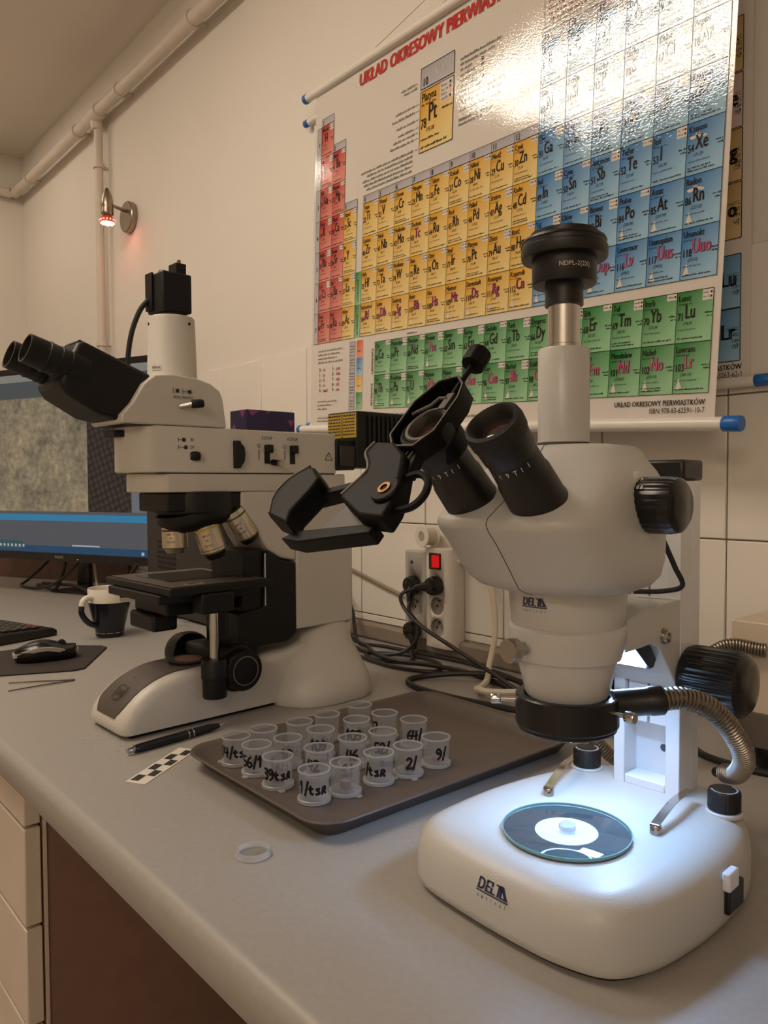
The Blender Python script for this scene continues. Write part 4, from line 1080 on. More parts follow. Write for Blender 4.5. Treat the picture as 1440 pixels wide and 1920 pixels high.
# trinocular head
hp = [(-0.004, 0.4092), (-0.007, 0.4130), (-0.0065, 0.4200), (0.008, 0.4360), (0.024, 0.4620), (0.040, 0.4745), (0.066, 0.4775), (0.100, 0.4750), (0.122, 0.4690), (0.136, 0.4600), (0.1405, 0.4480), (0.1460, 0.4092)]
MB().prism(hp, YZ, -0.100, -0.001).build('head', ivory, mm, bevel=0.006, seg=3)
rbox(-0.094, -0.006, 0.000, 0.138, 0.4082, 0.4096).build('head_gap', mblack, mm)
lv = MB().cyl((-0.001, 0.0740, 0.4350), (0.010, 0.0880, 0.4385), 0.0032, n=14).build('beam_lever', chrome, mm)
MB().lathe([(0.0050, 0), (0.0058, 0.002), (0.0058, 0.014), (0.0045, 0.0165), (0, 0.0168)], (0.009, 0.0860, 0.4380), (0.35, 0.93, 0.1), 18).build('lever_grip', mblack, lv)
pr2 = MB()
put_text(pr2, 'BINO PHOTO', lambda a, b: V((0.0002, a, b)), 0.079, 0.4455, 0.0052, 0.9, 'C')
for q in ((0.064, 0.0648, 0.4520, 0.4590), (0.068, 0.0730, 0.4530, 0.4580), (0.078, 0.0788, 0.4520, 0.4590), (0.0788, 0.088, 0.4552, 0.4558), (0.086, 0.0910, 0.4530, 0.4580)):
    pr2.poly([(0.0002, q[0], q[2]), (0.0002, q[1], q[2]), (0.0002, q[1], q[3]), (0.0002, q[0], q[3])])
pr2.build('head_print', MATS['black_print'], mm, smooth=0, recalc=False)
# photo tube, camera
tb = MB().lathe([(0.0350, 0.4740), (0.0350, 0.4775), (0.0338, 0.4790), (0.0315, 0.5590), (0.0300, 0.5620), (0.0, 0.5620)], (-0.050, 0.0895, 0), n=48).build('photo_tube', ivory, mm)
lab = MB(); wht = mat('white_label', 'e6e2d8', 0.5)
def tub(a, b, r=0.0336):
    g = -1.16 + a / r
    return V((-0.050 + r * math.cos(g), 0.0895 + r * math.sin(g), 0.4870 + b))
for i in range(4):
    lab.poly([tub(-0.0075 + 0.00375 * i, -0.001, 0.0342), tub(-0.0075 + 0.00375 * (i + 1), -0.001, 0.0342), tub(-0.0075 + 0.00375 * (i + 1), 0.0075, 0.0339), tub(-0.0075 + 0.00375 * i, 0.0075, 0.0339)])
lab.build('label', wht, tb, recalc=False)
m = MB(); put_text(m, '43mm', lambda a, b: tub(a, b + 0.001, 0.0345), 0, 0, 0.0058, 0.95, 'C', None, 0, 0.0001); m.build('label_print', MATS['black_print'], tb, smooth=0, recalc=False)
for g in (-1.75, 0.35):
    MB().cyl(V((-0.050 + 0.0314 * math.cos(g), 0.0895 + 0.0314 * math.sin(g), 0.551)), V((-0.050 + 0.0325 * math.cos(g), 0.0895 + 0.0325 * math.sin(g), 0.551)), 0.0022, n=10).build('grub_screw', mblack, tb)
cam_ = rbox(-0.079, -0.032, 0.0680, 0.1120, 0.5680, 0.6220).build('camera', mblack, mm, bevel=0.0025)
MB().lathe([(0.020, 0.5620), (0.020, 0.5685)], (-0.053, 0.0895, 0), n=32).build('camera_mount', mblack, cam_)
rbox(-0.0795, -0.060, 0.0650, 0.0690, 0.5720, 0.6240).build('camera_rib', mblack, cam_, bevel=0.001)
rbox(-0.062, -0.040, 0.0920, 0.1080, 0.6215, 0.6380).build('plug_body', mblack, cam_, bevel=0.001)
MB().cyl((-0.052, 0.1030, 0.6375), (-0.052, 0.1030, 0.6450), 0.0026, n=12).build('plug_screw', mat('brass', '7d5c38', 0.4, 1.0), cam_)
MB().lathe([(0.006, 0), (0.006, 0.004), (0.0045, 0.004), (0.0045, 0.006), (0, 0.006)], (-0.056, 0.080, 0.6218), n=18).build('camera_socket', steel, cam_)
MB().tube(catmull([(-0.072, 0.0665, 0.588), (-0.078, 0.0560, 0.572), (-0.086, 0.0470, 0.540), (-0.090, 0.0430, 0.500), (-0.092, 0.0480, 0.472)], 6), 0.0036, 8).build('camera_cable', black_r, mm)
# binocular tube
bn = [(-0.0560, 0.5060), (-0.0480, 0.5100), (0.0380, 0.4760), (0.0480, 0.4600), (0.0460, 0.4360), (0.0260, 0.4150), (0.0000, 0.4125), (-0.0300, 0.4190), (-0.0700, 0.4420), (-0.0790, 0.4560)]
MB().prism(bn, YZ, -0.098, -0.012).build('binocular_body', mblack, mm, bevel=0.006, seg=3)
MB().prism([(-0.0530, 0.5085), (-0.0470, 0.5140), (0.0300, 0.4840), (0.0330, 0.4770)], YZ, -0.070, -0.030).build('binocular_ridge', mblack, mm, bevel=0.002)
ED = V((0, -0.945, 0.327)).normalized()
for x in (-0.0870, -0.0260):
    o = V((x, -0.0560, 0.4750))
    e_ = MB().lathe([(0.0215, -0.012), (0.0220, 0.0), (0.0215, 0.010), (0.0195, 0.0105), (0.0195, 0.020), (0.0203, 0.021), (0.0203, 0.0225), (0.0192, 0.023), (0.0192, 0.034), (0.0199, 0.035), (0.0199, 0.037), (0.0190, 0.038), (0.0185, 0.054), (0.0182, 0.060), (0.0172, 0.0605), (0.0160, 0.056), (0.0150, 0.050), (0.0, 0.0495)], o, ED, 40, False).build('eyepiece', mblack, mm)
    MB().lathe([(0.0166, 0.0603), (0.0183, 0.0603), (0.0184, 0.0612), (0.0166, 0.0612)], o, ED, 40, False, True).build('eyepiece_rim', edge_g, e_)
m = MB()
def eyt(a, b):
    g = 0.45 - b / 0.0187
    X_, Y_ = V((1, 0, 0)), ED.cross(V((1, 0, 0)))
    return V((-0.0260, -0.0560, 0.4750)) + ED * (0.042 - a) + X_ * (0.0189 * math.cos(g)) + (Y_ if Y_.z > 0 else -Y_) * (0.0189 * math.sin(-g + 0.6))
put_text(m, 'CFI 10x/22', eyt, 0, 0, 0.0055, 0.9)
m.build('eyepiece_print', mat('grey_print', '6d655d', 0.6), mm, smooth=0, recalc=False)
# nosepiece and objectives
MB().lathe([(0.0, 0.2890), (0.054, 0.2890), (0.057, 0.2920), (0.058, 0.3120), (0.056, 0.3200), (0.0, 0.3200)], (-0.050, 0.120, 0), n=48, cap=False).build('nosepiece', mblack, mm)
MB().prism([(0.056, 0.2930), (0.056, 0.3200), (0.210, 0.3200), (0.210, 0.3070), (0.190, 0.2960)], YZ, -0.092, -0.006).build('nosepiece_block', mblack, mm, bevel=0.003)
TD = V((0.0, 0.22, -0.975)).normalized()
MB().lathe([(0.0, 0.0), (0.056, 0.0), (0.057, 0.010), (0.052, 0.018), (0.040, 0.026), (0.0, 0.030)], V((-0.050, 0.122, 0.2960)), TD, 48, False).build('turret', mblack, mm)
silver = mat('objective_barrel', 'cbbfa9', 0.25, 0.85, vary=0.04)
def objective(o, d, r, h, bands, bevel_dark):
    o, d = V(o), V(d).normalized()
    b = MB().lathe([(0.0, -0.004), (r * 0.98, -0.004), (r, 0.0), (r, h * 0.78), (r * 0.86, h * 0.84), (r * 0.80, h * 0.84)], o, d, 32, False).build('objective', silver, mm)
    MB().lathe([(r * 0.86, h * 0.84), (r * 0.66, h), (r * 0.45, h), (0.0, h * 0.98)], o, d, 32, False).build('objective_tip', mblack if bevel_dark else silver, b)
    for t, col, w in bands:
        MB().lathe([(r * 1.006, t * h), (r * 1.012, t * h), (r * 1.012, t * h + w), (r * 1.006, t * h + w)], o, d, 32, False, True).build('colour_ring', mat('ring_' + col, col, 0.4), b)
    m = MB(); bx, by, _ = basis(d)
    for j, s_ in enumerate(('TU Plan', 'EPI', 'WD 4.5')):
        def fn(a, q, j=j):
            best = bx * math.cos(GA + a / r) + by * math.sin(GA + a / r)
            return o + d * (h * (0.32 + 0.14 * j) - q) + best * (r * 1.014)
        v = V((0.72, -0.69, 0)); GA = math.atan2(v.dot(by), v.dot(bx))
        put_text(m, s_, fn, 0, 0, 0.0042, 0.85, 'C')
    m.build('objective_print', MATS['black_print'], b, smooth=0, recalc=False)
objective((-0.052, 0.0900, 0.2720), (0, 0.02, -1), 0.0175, 0.038, ((0.12, '5e1f1c', 0.0025),), False)
objective((-0.022, 0.1215, 0.2760), (0.06, 0.30, -0.95), 0.0185, 0.052, ((0.10, 'b59a34', 0.0025), (0.70, '3a322b', 0.0008)), True)
objective((-0.016, 0.1640, 0.2900), (0.06, 0.55, -0.83), 0.0175, 0.050, ((0.06, '46583c', 0.0025),), True)
# stage
rbox(-0.172, 0.030, 0.040, 0.200, 0.1840, 0.1950).build('stage', mblack, mm, bevel=0.002)
rbox(-0.165, 0.024, 0.046, 0.194, 0.1951, 0.1962).build('stage_top', charcoal, mm, bevel=0.0004)
rbox(-0.135, -0.030, 0.070, 0.178, 0.1963, 0.1972).build('stage_insert', mat('stage_insert_glass', '2a2c28', 0.08, spec=0.8), mm, bevel=0.0003)
rbox(0.002, 0.016, 0.072, 0.098, 0.1963, 0.1968).build('stage_sticker', mat('stage_sticker_yellow', 'b5a878', 0.5), mm)
rbox(0.005, 0.013, 0.076, 0.094, 0.1968, 0.1971).build('sticker_window', mblack, mm)
rbox(-0.150, 0.010, 0.034, 0.190, 0.1720, 0.1842).build('stage_slide', mblack, mm, bevel=0.002)
rbox(-0.120, -0.020, 0.060, 0.170, 0.1500, 0.1722).build('stage_carrier', mblack, mm, bevel=0.003)
rbox(-0.120, -0.045, 0.052, 0.090, 0.1260, 0.1502).build('substage_block', mblack, mm, bevel=0.004)
MB().cyl((-0.120, 0.064, 0.166), (-0.140, 0.050, 0.164), 0.0055, n=16).build('stage_clamp_screw', steel, mm)
rbox(0.004, 0.032, 0.085, 0.135, 0.1560, 0.1842).build('control_bracket', mblack, mm, bevel=0.003)
MB().cyl((0.022, 0.108, 0.0900), (0.022, 0.108, 0.1600), 0.0062, n=20).build('control_rod', chrome, mm)
MB().lathe([(0.0, 0.040), (0.0155, 0.040), (0.0165, 0.042), (0.0165, 0.066), (0.0180, 0.067), (0.0180, 0.088), (0.0165, 0.092), (0.0, 0.092)], (0.022, 0.108, 0), n=36, cap=False).build('stage_control', mblack, mm)
MB().cyl((0.0, 0.128, 0.120), (0.0, 0.128, 0.1840), 0.013, n=24).build('bracket_post', mblack, mm)
# coaxial focus knobs
for sx, x0 in ((1, 0.0005), (-1, -0.1125)):
    k1 = MB().lathe([(0.0, 0), (0.031, 0.0), (0.033, 0.002), (0.033, 0.016), (0.031, 0.018), (0.027, 0.0185), (0.027, 0.021), (0.0285, 0.022), (0.0285, 0.034), (0.027, 0.036), (0.0, 0.037)], (x0, 0.148, 0.0720), (sx, 0, 0), 96, False, rib=(48, 0.0006, 2, 3)).build('focus_knob', mblack, mm)
    MB().lathe([(0.019, 0.0), (0.0205, 0.0), (0.0205, 0.0008), (0.019, 0.0008)], (x0 + sx * 0.0368, 0.148, 0.0720), (sx, 0, 0), 32, False, True).build('knob_ring', steel, k1)
rbox(-0.105, -0.006, 0.130, 0.20, 0.0740, 0.0960).build('focus_housing', mblack, mm, bevel=0.006)
# lamp house at the back
lpo = rbox(-0.064, 0.012, 0.376, 0.492, 0.3560, 0.4470).build('lamp_house', mblack, mm, bevel=0.003)
for k in range(9):
    rbox(0.0115, 0.0145, 0.398 + 0.010 * k, 0.4035 + 0.010 * k, 0.368, 0.440).build('cooling_fin', mblack, lpo)
rbox(-0.085, 0.004, 0.340, 0.378, 0.3520, 0.4000).build('lamp_adapter', mblack, mm, bevel=0.002)
rbox(0.004, 0.0075, 0.345, 0.40, 0.3580, 0.3900).build('adapter_plate', mat('dark_slate', '2c2826', 0.4), mm, bevel=0.001)
m = rbox(0.0077, 0.0080, 0.382, 0.399, 0.3880, 0.3935).build('rating_label', wht, mm)
ylw = mat('yellow_label', 'b0922c', 0.5)
for x0, x1 in ((-0.0615, -0.0255), (-0.0235, 0.0105)):
    lb = rbox(x0, x1, 0.3752, 0.3758, 0.4045, 0.4440).build('warning_label', ylw, lpo)
    m = MB()
    for j in range(7):
        zz = 0.4390 - 0.0050 * j
        x = x0 + 0.002
        while x < x1 - 0.003:
            w = random.choice((0.003, 0.005, 0.007))
            m.poly([(x, 0.3750, zz), (min(x + w, x1 - 0.002), 0.3750, zz), (min(x + w, x1 - 0.002), 0.3750, zz + (0.0022 if j else 0.003)), (x, 0.3750, zz + (0.0022 if j else 0.003))])
            x += w + 0.0012
    m.build('label_print', MATS['black_print'], lb, smooth=0, recalc=False)

# purple box lying on the arm
pb = rbox(-0.0225, 0.0225, -0.0430, 0.0430, 0.0002, 0.0310).build('purple_box', mat('purple_card', '281a48', 0.4, vary=0.25, vscale=18), bevel=0.0008)
pb.matrix_world = MM @ Matrix.Translation((-0.0375, 0.2305, 0.4086))
tag(pb, 'small purple cardboard box with pink triangles lying on the microscope arm', 'box')
m = MB()
for pts in (((0.0228, -0.040, 0.030), (0.0228, -0.020, 0.030), (0.0228, -0.034, 0.022)), ((0.0228, 0.030, 0.018), (0.0228, 0.042, 0.019), (0.0228, 0.036, 0.008)), ((0.0228, -0.010, 0.0305), (0.0228, 0.000, 0.0305), (0.0228, -0.006, 0.026))):
    m.poly(pts)
for pts in (((0.004, -0.0434, 0.030), (0.021, -0.0434, 0.030), (0.012, -0.0434, 0.019)), ((-0.018, -0.0434, 0.004), (-0.008, -0.0434, 0.012), (-0.006, -0.0434, 0.002))):
    m.poly(pts)
m.build('pink_triangles', mat('pink_print', '8c3c7c', 0.4), pb, smooth=0, recalc=False)

# ------------------------------------------------------------------ monitor
UXm, NXm = V((0.925, 0.38, 0)).normalized(), V((0.38, -0.925, 0)).normalized()
MO = Matrix((( UXm.x, -NXm.x, 0, -2.32), (UXm.y, -NXm.y, 0, 0.757), (0, 0, 1, 0), (0, 0, 0, 1)))
mo = thing('monitor', 'large black computer monitor showing a grainy grey-brown image', 'monitor', M=MO)
bez = mat('monitor_bezel', '161312', 0.3, vary=0.1)
mw = 0.385
rbox(-0.48, mw, 0.004, 0.045, 0.108, 0.680).build('housing', bez, mo, bevel=0.004)
fr_ = MB()
for a in ((-0.48, mw, 0.108, 0.132), (-0.48, mw, 0.662, 0.680), (-0.48, -0.464, 0.132, 0.662), (mw - 0.014, mw, 0.132, 0.662)):
    fr_.box(a[0], a[1], -0.003, 0.0045, a[2], a[3])
fr_.build('bezel', bez, mo, bevel=0.0008)
def screen_mat(name, strength, build):
    m = bpy.data.materials.new(name); m.use_nodes = True
    nt = m.node_tree; nt.nodes.remove(nt.nodes['Principled BSDF'])
    e = nt.nodes.new('ShaderNodeEmission'); e.inputs[1].default_value = strength
    build(nt, e)
    g = nt.nodes.new('ShaderNodeBsdfGlossy'); g.inputs['Roughness'].default_value = 0.25
    mx = nt.nodes.new('ShaderNodeMixShader'); mx.inputs[0].default_value = 0.04
    nt.links.new(e.outputs[0], mx.inputs[1]); nt.links.new(g.outputs[0], mx.inputs[2])
    nt.links.new(mx.outputs[0], nt.nodes['Material Output'].inputs[0])
    return m
SCR = 0.85
def flat(c):
    def f(nt, e):
        e.inputs[0].default_value = lin(c) + (1,)
    return f
def rock(nt, e):
    tc = nt.nodes.new('ShaderNodeTexCoord')
    n1 = nt.nodes.new('ShaderNodeTexNoise'); n1.inputs['Scale'].default_value = 9; n1.inputs['Detail'].default_value = 9; n1.inputs['Roughness'].default_value = 0.72
    n2 = nt.nodes.new('ShaderNodeTexNoise'); n2.inputs['Scale'].default_value = 60; n2.inputs['Detail'].default_value = 6
    r1 = nt.nodes.new('ShaderNodeValToRGB'); r1.color_ramp.elements[0].position = 0.36; r1.color_ramp.elements[1].position = 0.66
    r1.color_ramp.elements[0].color = lin('736655') + (1,); r1.color_ramp.elements[1].color = lin('b39d7c') + (1,)
    x = r1.color_ramp.elements.new(0.5); x.color = lin('958770') + (1,)
    r2 = nt.nodes.new('ShaderNodeValToRGB'); r2.color_ramp.elements[0].position = 0.3; r2.color_ramp.elements[1].position = 0.75
    r2.color_ramp.elements[0].color = (0.7, 0.7, 0.7, 1); r2.color_ramp.elements[1].color = (1.25, 1.25, 1.2, 1)
    mm_ = nt.nodes.new('ShaderNodeMixRGB'); mm_.blend_type = 'MULTIPLY'; mm_.inputs[0].default_value = 1.0
    for n in (n1, n2):
        nt.links.new(tc.outputs['Object'], n.inputs['Vector'])
    nt.links.new(n1.outputs['Fac'], r1.inputs[0]); nt.links.new(n2.outputs['Fac'], r2.inputs[0])
    nt.links.new(r1.outputs[0], mm_.inputs[1]); nt.links.new(r2.outputs[0], mm_.inputs[2]); nt.links.new(mm_.outputs[0], e.inputs[0])
def weave(nt, e):
    tc = nt.nodes.new('ShaderNodeTexCoord')
    mp = nt.nodes.new('ShaderNodeMapping'); mp.inputs['Rotation'].default_value = (0, 0.35, 0)
    ck = nt.nodes.new('ShaderNodeTexVoronoi'); ck.inputs['Scale'].default_value = 55; ck.inputs['Randomness'].default_value = 0.15
    r = nt.nodes.new('ShaderNodeValToRGB'); r.color_ramp.elements[0].color = lin('5d5048') + (1,); r.color_ramp.elements[1].color = lin('38302c') + (1,)
    r.color_ramp.elements[1].position = 0.6
    nt.links.new(tc.outputs['Object'], mp.inputs[0]); nt.links.new(mp.outputs[0], ck.inputs['Vector']); nt.links.new(ck.outputs['Distance'], r.inputs[0]); nt.links.new(r.outputs[0], e.inputs[0])
sc_ = None
def screen_rect(name, x0, x1, z0, z1, y, m):
    b = MB(); b.poly([(x0, y, z0), (x1, y, z0), (x1, y, z1), (x0, y, z1)])
    return b.build(name, m, sc_ or mo, smooth=0, recalc=False)
grey_s = screen_mat('screen_grey', SCR, flat('64666c'))
sc_ = screen_rect('screen', -0.464, mw - 0.014, 0.132, 0.662, 0.0020, grey_s)
screen_rect('title_bar', -0.464, mw - 0.014, 0.640, 0.662, 0.0014, screen_mat('screen_light', SCR, flat('9a958e')))
screen_rect('tool_bar', -0.464, mw - 0.014, 0.592, 0.640, 0.0014, screen_mat('screen_slate', SCR, flat('5a5f60')))
screen_rect('micrograph', -0.464, 0.118, 0.254, 0.590, 0.0014, screen_mat('screen_rock', SCR * 1.15, rock))
screen_rect('weave_strip', 0.118, 0.284, 0.254, 0.590, 0.0014, screen_mat('screen_weave', SCR * 0.8, weave))
screen_rect('side_panel', 0.284, mw - 0.014, 0.254, 0.590, 0.0014, screen_mat('screen_panel', SCR, flat('7b7f86')))
screen_rect('blue_bar', -0.464, mw - 0.014, 0.226, 0.245, 0.0013, screen_mat('screen_blue', SCR, flat('3f93c0')))
screen_rect('task_bar', -0.464, mw - 0.014, 0.132, 0.152, 0.0013, screen_mat('screen_navy', SCR, flat('2f5577')))
screen_rect('status_strip', -0.464, -0.16, 0.140, 0.164, 0.0012, screen_mat('screen_teal', SCR, flat('416268')))
wsm = screen_mat('screen_white', SCR, flat('c8ccd0'))
for i in range(7):
    screen_rect('task_icon', -0.262 + 0.017 * i, -0.254 + 0.017 * i, 0.146, 0.154, 0.0010, wsm)
screen_rect('task_text', 0.05, 0.16, 0.1535, 0.1575, 0.0010, wsm)
screen_rect('tray_icon', 0.318, 0.328, 0.136, 0.145, 0.0010, wsm)
m = MB(); put_text(m, 'PHILIPS', lambda a, b: V((a, -0.0033, b)), 0.0, 0.1165, 0.0115, 0.95, 'C'); m.build('maker_lettering', mat('silver_print', 'a8a29a', 0.4), mo, smooth=0, recalc=False)
rbox(0.075, 0.078, -0.0035, -0.002, 0.115, 0.117).build('power_led', emit('white_led', (0.9, 0.95, 1.0), 1.0), mo)
rbox(-0.12, 0.08, 0.075, 0.19, 0.0006, 0.008).build('stand_foot', bez, mo, bevel=0.003)
rbox(-0.045, 0.005, 0.10, 0.118, 0.008, 0.30).build('stand_neck', bez, mo, bevel=0.003)
rbox(-0.05, 0.01, 0.044, 0.12, 0.26, 0.34).build('stand_bracket', bez, mo, bevel=0.003)

bd = thing('wooden_board', 'brown wooden board leaning at the back behind the monitor foot', 'board', (-2.66, 0.945, 0), math.radians(24))
rbox(-0.75, 0.20, 0.0, 0.018, 0.0006, 0.30).build('panel', mat('brown_board', '6a5044', 0.6, vary=0.12, vscale=20), bd, bevel=0.001)

# desktop computer behind the tall microscope
pc = thing('desktop_computer', 'dark desktop computer with vent slots behind the microscope stage', 'computer', (-1.925, 0.850, 0))
pcm = mat('dark_pc_case', '2a2320', 0.45, vary=0.06)
rbox(0.0, 0.345, 0.0, 0.15, 0.006, 0.400).build('case', pcm, pc, bevel=0.003)
for k in range(6):
    rbox(0.065, 0.165, -0.0012, 0.0005, 0.118 + 0.013 * k, 0.125 + 0.013 * k).build('vent_slot', mat('vent_black', '0e0b0a', 0.6), pc)
for fx in (0.03, 0.315):
    for fy in (0.025, 0.125):
        MB().cyl((fx, fy, 0.0005), (fx, fy, 0.0065), 0.01, n=14).build('foot', mblack, pc)

# cables below the monitor
cbl = mat('black_cable', '171311', 0.5, vary=0.1)
def cable(name, pts, r, label, m=None, n=8, cat='cable', grp=None):
    o = MB().tube(catmull(pts, n), r, 8).build(name, m or cbl)
    return tag(o, label, cat, grp)
cable('cable', [(-2.27, 0.83, 0.16), (-2.32, 0.80, 0.09), (-2.42, 0.77, 0.03), (-2.56, 0.755, 0.006), (-2.66, 0.745, 0.006), (-2.70, 0.78, 0.02), (-2.66, 0.83, 0.08), (-2.60, 0.84, 0.14)], 0.0045, 'black cable looping down onto the worktop below the monitor')
cable('cable', [(-2.38, 0.80, 0.14), (-2.40, 0.79, 0.06), (-2.46, 0.785, 0.008), (-2.58, 0.795, 0.006), (-2.64, 0.79, 0.005)], 0.0055, 'thick black cable hanging straight down under the monitor centre')
cable('cable', [(-2.62, 0.80, 0.012), (-2.48, 0.815, 0.02), (-2.36, 0.815, 0.026), (-2.20, 0.82, 0.012), (-2.06, 0.80, 0.010), (-1.99, 0.815, 0.07), (-1.965, 0.84, 0.12)], 0.005, 'black cable running along the worktop from the monitor to the computer')
cable('cable', [(-2.34, 0.86, 0.13), (-2.26, 0.84, 0.055), (-2.14, 0.80, 0.022), (-2.02, 0.76, 0.012), (-1.94, 0.75, 0.02)], 0.0035, 'pale grey cable drooping beneath the monitor behind the mug', mat('grey_cable', '9c8f80', 0.5))

# mug
mg = thing('mug', 'white mug with dark navy dipped bottom half standing on the worktop', 'mug', (-1.661, 0.645, 0.0004))
mugw = mat('mug_white_glaze', 'e0d9cc', 0.25, vary=0.02)
mugn = mat('mug_navy_glaze', '12141f', 0.22, vary=0.15)
MB().lathe([(0.0395, 0.071), (0.0440, 0.076), (0.0448, 0.104), (0.0440, 0.1060), (0.0425, 0.1050), (0.0405, 0.074), (0.033, 0.035), (0.026, 0.012), (0.0, 0.010)], n=48, cap=False).build('upper_body', mugw, mg)
MB().lathe([(0.0, 0.0), (0.0275, 0.0), (0.0290, 0.002), (0.0300, 0.012), (0.0355, 0.035), (0.0410, 0.060), (0.0443, 0.0765), (0.0410, 0.0766)], n=48, cap=False).build('dipped_lower_body', mugn, mg)
hdv = V((0.288, -0.957, 0)).normalized()
def hp_(r, z):
    return hdv * r + V((0, 0, z))
MB().tube(catmull([hp_(0.040, 0.088), hp_(0.056, 0.090), hp_(0.067, 0.084), hp_(0.070, 0.074)], 6), 0.0062, 10).build('handle_top', mugw, mg)
MB().tube(catmull([hp_(0.070, 0.074), hp_(0.0705, 0.060), hp_(0.063, 0.046), hp_(0.050, 0.034), hp_(0.034, 0.027)], 6), 0.0062, 10).build('handle_bottom', mugn, mg)
m = MB()
for k in range(60):
    g0 = 2 * PI * k / 60
    if k % 5 != 4:
        m.poly([((0.0303 + 0.00022 * (z - 9)) * math.cos(g), (0.0303 + 0.00022 * (z - 9)) * math.sin(g), 0.001 * z) for g, z in ((g0, 9.0), (g0 + 0.06, 9.0), (g0 + 0.06, 10.6), (g0, 10.6))])
m.build('printed_band', white_ink, mg, smooth=0)

# plastic bag behind the stage
bg = MB()
random.seed(21)
nx, ny = 12, 8
pts = [V((0.10 * (i / nx - 0.5) + 0.006 * random.uniform(-1, 1), 0.075 * (j / ny - 0.5) + 0.005 * random.uniform(-1, 1), 0.002 + 0.016 * math.sin(PI * i / nx) * math.sin(PI * j / ny) * random.uniform(0.3, 1.3))) for j in range(ny + 1) for i in range(nx + 1)]
bg.faces(pts, [(j * (nx + 1) + i, j * (nx + 1) + i + 1, (j + 1) * (nx + 1) + i + 1, (j + 1) * (nx + 1) + i) for j in range(ny) for i in range(nx)])
bagt = thing('plastic_bag', 'small crumpled clear plastic bag on the worktop beside the mug', 'bag', (-1.715, 0.800, 0.0003), math.radians(55))
bgo = bg.build('film', clear('bag_film', (1, 1, 1), 0.45, 0.75, 0.15), bagt, smooth=20)
rbox(-0.015, 0.02, -0.012, 0.012, 0.0006, 0.012).build('white_contents', mat('white_paper', 'd8d0c2', 0.6), bagt, bevel=0.002)

# keyboard
kb_ = thing('keyboard', 'black keyboard with a red stripe, cut by the left edge', 'keyboard', (-1.742, 0.556, 0.0), math.radians(-163))
kmat = mat('keyboard_black', '191514', 0.4, vary=0.1)
kp = [(0.0, 0.0), (0.0, 0.012), (0.012, 0.018), (0.15, 0.024), (0.156, 0.021), (0.156, 0.0)]
ko = MB().loft([[V((x, -0.006 + y * 1.0, 0.0006 + z)) for y, z in kp] for x in (0.0, 0.44)]).build('body', kmat, kb_, bevel=0.004)
keym = mat('key_cap', '221d1b', 0.5); legend = mat('key_legend', '8a8078', 0.5)
k0 = None
for r in range(5):
    for c in range(20):
        x, y = 0.012 + c * 0.0208, 0.030 + r * 0.0225
        z = 0.0196 + (y - 0.012) * 0.0435
        if k0 is None:
            k0 = rbox(0.0, 0.0178, 0.0, 0.0182, 0.0, 0.0045).build('key', keym, kb_, bevel=0.001); o = k0
            m = MB(); m.poly([(0.004, 0.006, 0.0047), (0.009, 0.006, 0.0047), (0.009, 0.013, 0.0047), (0.004, 0.013, 0.0047)]); l0 = m.build('key_legend', legend, k0, smooth=0)
        else:
            o = copy_tree(k0, kb_)
        o.location = (x, y, z)
m = MB(); m.poly([(0.030, 0.010, 0.0203), (0.030, 0.018, 0.0207), (0.085, 0.018, 0.0207), (0.085, 0.010, 0.0203)])
m.build('red_stripe', mat('red_stripe', 'a3383c', 0.4), kb_, smooth=0)

# mouse mat and mouse
mt_o = [(-1.545, 0.593), (-1.381, 0.481), (-1.440, 0.350), (-1.535, 0.285), (-1.700, 0.395), (-1.640, 0.520)]
mt_o = [(-1.556, 0.588), (-1.536, 0.590), (-1.387, 0.492), (-1.384, 0.470), (-1.440, 0.345), (-1.512, 0.290), (-1.640, 0.380), (-1.640, 0.500)]
mtm = MB().prism(mt_o, XY, 0.0004, 0.0034).build('mouse_mat', mat('mouse_mat_rubber', '2b2321', 0.75, bump=(900, 0.3, 0.0004)), bevel=0.001)
tag(mtm, 'dark brown mouse mat under the mouse at the left edge', 'mouse mat')
ms = thing('mouse', 'black computer mouse with silver band on the dark mat', 'mouse', (-1.503, 0.461, 0.0036), math.radians(80))
def mring(z, L0, L1, w, e=2.6, n=36):
    return rring_(z, L0, L1, -w, w, e, n)
MB().loft([mring(0.0006, -0.050, 0.052, 0.026), mring(0.006, -0.054, 0.056, 0.029), mring(0.014, -0.055, 0.056, 0.030), mring(0.020, -0.053, 0.054, 0.0295)]).build('lower_shell', mblack, ms, smooth=60)
def shell(pts, name, m_):
    return MB().loft(pts).build(name, m_, ms, smooth=70)
tw = []
for k in range(13):
    t = k / 12
    x = -0.056 + 0.113 * t
    z = 0.016 + 0.012 * math.sin(PI * min(1, t * 1.15)) ** 1.2
    w = 0.031 * math.sin(PI * min(max(t * 0.94 + 0.03, 0.02), 0.98)) ** 0.45
    tw.append([V((x, -w, z - 0.007)), V((x, -w * 1.02, z)), V((x, w * 1.02, z)), V((x, w, z - 0.007))])
shell(tw, 'silver_band', mat('mouse_silver', 'b8afa3', 0.32, 0.15))
tw = []
for k in range(13):
    t = k / 12
    x = -0.052 + 0.105 * t
    z = 0.016 + 0.012 * math.sin(PI * min(1, t * 1.15)) ** 1.2
    w = 0.027 * math.sin(PI * min(max(t * 0.94 + 0.03, 0.02), 0.98)) ** 0.5
    tw.append([V((x, -w, z)), V((x, -w * 0.75, z + 0.0055)), V((x, -w * 0.3, z + 0.0085)), V((x, w * 0.3, z + 0.0085)), V((x, w * 0.75, z + 0.0055)), V((x, w, z))])
shell(tw, 'top_shell', black_g)
